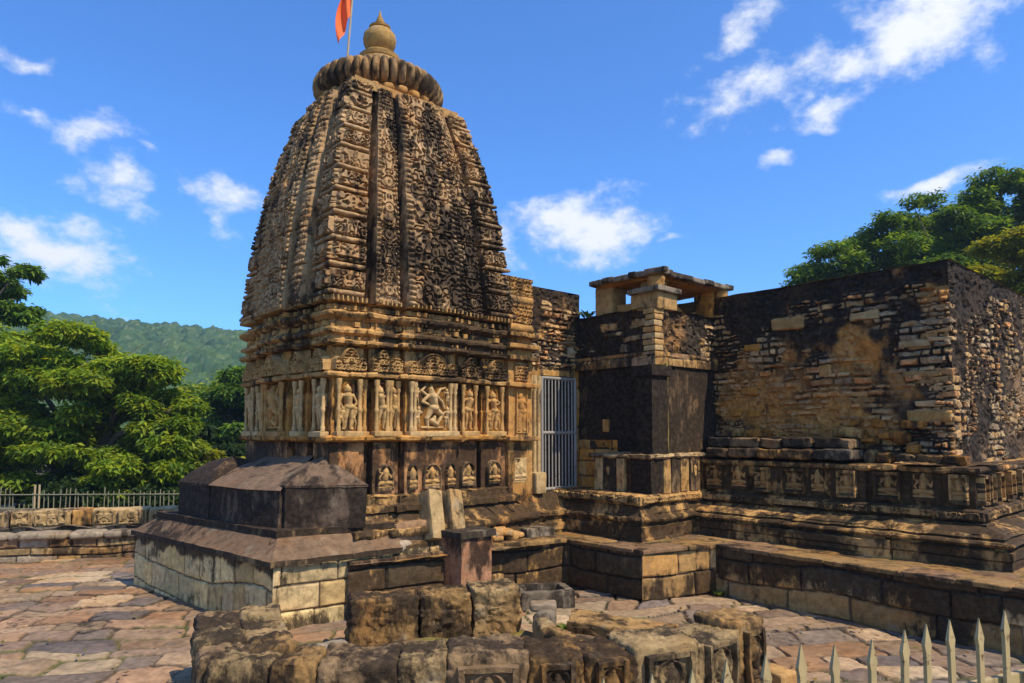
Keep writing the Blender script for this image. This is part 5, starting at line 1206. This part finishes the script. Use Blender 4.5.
def tree(name, label, at, lobes, n, leaf, tints, seed, group=None, trunk=.22, **kw):
    T = thing(name, label, 'tree' if 'bush' not in name else 'bush', (at[0], at[1], at[2]), group, world=True)
    m = MB(True); rng = random.Random(seed); base = np.array(at, float); top = np.mean(np.array(lobes)[:, :3], 0)
    fork = base + (top - base) * .45; bar(m, base - UP * .2, fork, trunk, 9, trunk * .7)
    for l in lobes:
        e = np.array(l[:3]); mid = (fork + e) / 2 + np.array((rng.uniform(-.3, .3), rng.uniform(-.3, .3), .2)); bar(m, fork, mid, trunk * .5, 7, trunk * .32); bar(m, mid, e, trunk * .32, 6, trunk * .12)
        for q in range(5): bar(m, mid + (e - mid) * rng.random(), e + np.array((rng.uniform(-1, 1) * l[3], rng.uniform(-1, 1) * l[4], rng.uniform(-.6, 1) * l[5])) * .7, trunk * .12, 5, trunk * .04)
    m.build('trunk', M_BARK, T)
    m = MB(True); leaves(m, lobes, n, leaf, tints, seed, **kw); m.build('crown', M_LEAF, T, smooth=False)
    return T
G1 = [(.20, .28, .02), (.15, .235, .018), (.29, .34, .024), (.08, .15, .016), (.12, .20, .016)]; G2 = [(.03, .062, .016), (.04, .075, .018), (.026, .055, .016)]; G3 = [(.20, .215, .016), (.16, .19, .016), (.22, .22, .02)]; G4 = [(.10, .20, .024), (.18, .28, .026), (.06, .13, .018), (.04, .09, .014)]
def build_trees():
    tree('broadleaf_tree', 'big bright-green broadleaf tree behind the bar fence', (-10.2, 16.8, -.6), [(-11.4, 16.6, 2.2, 1.9, 1.7, 1.5), (-9.6, 16.4, 2.3, 1.5, 1.5, 1.3), (-10.6, 16.9, 3.3, 1.7, 1.5, 1.0), (-8.7, 16.2, 1.3, 1.1, 1.2, .9), (-12.4, 16.5, 1.2, 1.4, 1.4, 1.4), (-10.3, 15.8, .7, 2.0, 1.1, .8), (-9.1, 16.6, 3.1, .9, .9, .6), (-12.9, 17, 3.2, 1.2, 1.2, .9), (-7.7, 16.3, .5, .9, .9, .6), (-8.2, 16.4, 2.2, .8, .9, .7), (-12.2, 16.7, 3.6, 1.1, 1.0, .7)], 17000, .155, G1, 3, trunk=.2, droop=.3)
    tree('tall_tree', 'tall dark tree cut off by the left edge of the photo', (-15.0, 17.6, -.6), [(-14.4, 17.6, 5.0, 1.5, 1.3, .9), (-13.4, 17.5, 5.75, .85, .8, .5), (-13.0, 17.4, 4.75, .7, .7, .35), (-15.5, 17.8, 6.0, 1.4, 1.3, 1.0), (-15.5, 17.8, 3.4, 1.6, 1.3, 1.2)], 12000, .145, G4, 5, trunk=.24, clump=(1.0, .42))
    tree('background_tree', 'dark-green tree between the bright tree and the tower', (-9.3, 24, -.6), [(-9.6, 24, 2.2, 2.0, 1.6, 1.5), (-8.2, 24, 3.0, 1.3, 1.3, 1.2), (-10.6, 24.5, 1.2, 1.6, 1.4, 1.2), (-8.6, 23.4, 1.0, 2.0, 1.2, 1.2), (-7, 24, 2, 1.4, 1.3, 1.5)], 10000, .2, G4, 7, trunk=.22)
    tree('light_bush', 'yellow-green bush in front of the darker tree behind the fence', (-7.6, 17.5, -.5), [(-8.3, 17.4, .65, 1.0, .8, .6), (-7.3, 17.5, .45, .9, .8, .55), (-6.5, 17.6, .2, .8,   .7, .5)], 3000, .17, G3, 9, trunk=.07, droop=.1)
    tree('hedge_bush', 'dark bush low behind the bar fence at the left', (-11.5, 15.4, -.5), [(-7.6, 15.9, .2, .9, .6, .5), (-6.6, 16, .1, .8, .6, .4), (-12.6, 15.4, .35, 1.0, .6, .6), (-11.3, 15.5, .2, .9, .6, .5), (-10.0, 15.5, .3, .9, .6, .5), (-8.8, 15.6, .1, .9, .6, .45)], 3500, .2, G2, 10, trunk=.06)
    tree('roadside_tree', 'pale tree standing at the foot of the forested hill', (-13.5, 34, -.6), [(-14.5, 34, 3.5, 2.0, 1.8, 1.8), (-12.5, 34.5, 3.2, 1.8, 1.8, 1.6), (-11, 34, 2.2, 1.6, 1.6, 1.5), (-15.5, 34, 2, 1.8, 1.8, 1.6)], 2600, .4, G1, 12, trunk=.25)
    tree('shade_tree', 'wide dark-green tree rising behind the hall roof', (13.5, 22.5, -.6), [(10.8, 22.2, 7.0, 1.6, 1.5, .9), (12.6, 22.4, 7.7, 1.7, 1.5, 1.1), (14.6, 22.5, 8.6, 1.8, 1.6, 1.3), (16.6, 22.6, 9.6, 1.8, 1.6, 1.1), (14.0, 22.3, 6.4, 2.2, 1.7, 1.2), (17, 22.5, 7.2, 2, 1.7, 1.4), (9.8, 22.2, 6.2, 1.0, 1.0, .6), (18.6, 22.6, 9.4, 1.8, 1.6, 1.5), (15.4, 22.4, 8.0, 1.6, 1.5, 1.2), (12.9, 22.3, 6.8, 1.5, 1.4, 1.0), (17.6, 22.5, 8.7, 1.5, 1.4, 1.2)], 15000, .155, G4, 15, trunk=.32, droop=.2, subs=17, squash=.68)
    tree('yellow_tree', 'yellow-green tree behind the right end of the hall roof', (13.6, 16.8, -.6), [(12.3, 16.6, 5.7, 1.0, 1.0, .8), (13.5, 16.7, 6.3, 1.1, 1.0, .8), (13.2, 16.5, 5.0, 1.3, 1.1, .9), (14.8, 16.8, 6.4, 1.2, 1.1, 1.0), (14.6, 16.6, 4.9, 1.3, 1.1, .9)], 8500, .14, G3, 17, trunk=.2, droop=.2, subs=15, squash=.7)
build_trees()
def build_thicket():
    tree('thicket_bush', 'dense dark thicket between the tree trunks behind the fence', (-10, 21, -.6), [(-14, 21, .6, 1.6, .8, 1.1), (-12, 21, .8, 1.5, .8, 1.2), (-10, 21.2, .7, 1.5, .8, 1.2), (-8.2, 21, .5, 1.4, .8, 1.0), (-6.4, 21, .4, 1.4, .8, .9)], 6000, .22, G2, 21, trunk=.08)
build_thicket()

# ================================================================ AIR between the camera and the hill
def build_haze():
    m, nt, N, L = new_mat('haze_air'); out = N('ShaderNodeOutputMaterial'); v = N('ShaderNodeVolumePrincipled')
    v.inputs['Color'].default_value = (.62, .80, 1.0, 1); v.inputs['Density'].default_value = .0006; v.inputs['Anisotropy'].default_value = .3
    L(v.outputs[0], out.inputs['Volume'])
    b = MB(True); x0, x1, y0, y1, z0, z1 = -620., 520., -170., 480., -30., 60.
    V = [(x, y, z) for z in (z0, z1) for y in (y0, y1) for x in (x0, x1)]
    b.add(V, [(0, 2, 3, 1), (4, 5, 7, 6), (0, 1, 5, 4), (2, 6, 7, 3), (0, 4, 6, 2), (1, 3, 7, 5)]); o = b.build('haze', m, smooth=False)
    tag(o, 'thin blue haze in the air towards the hill', 'haze', kind='stuff')
build_haze()
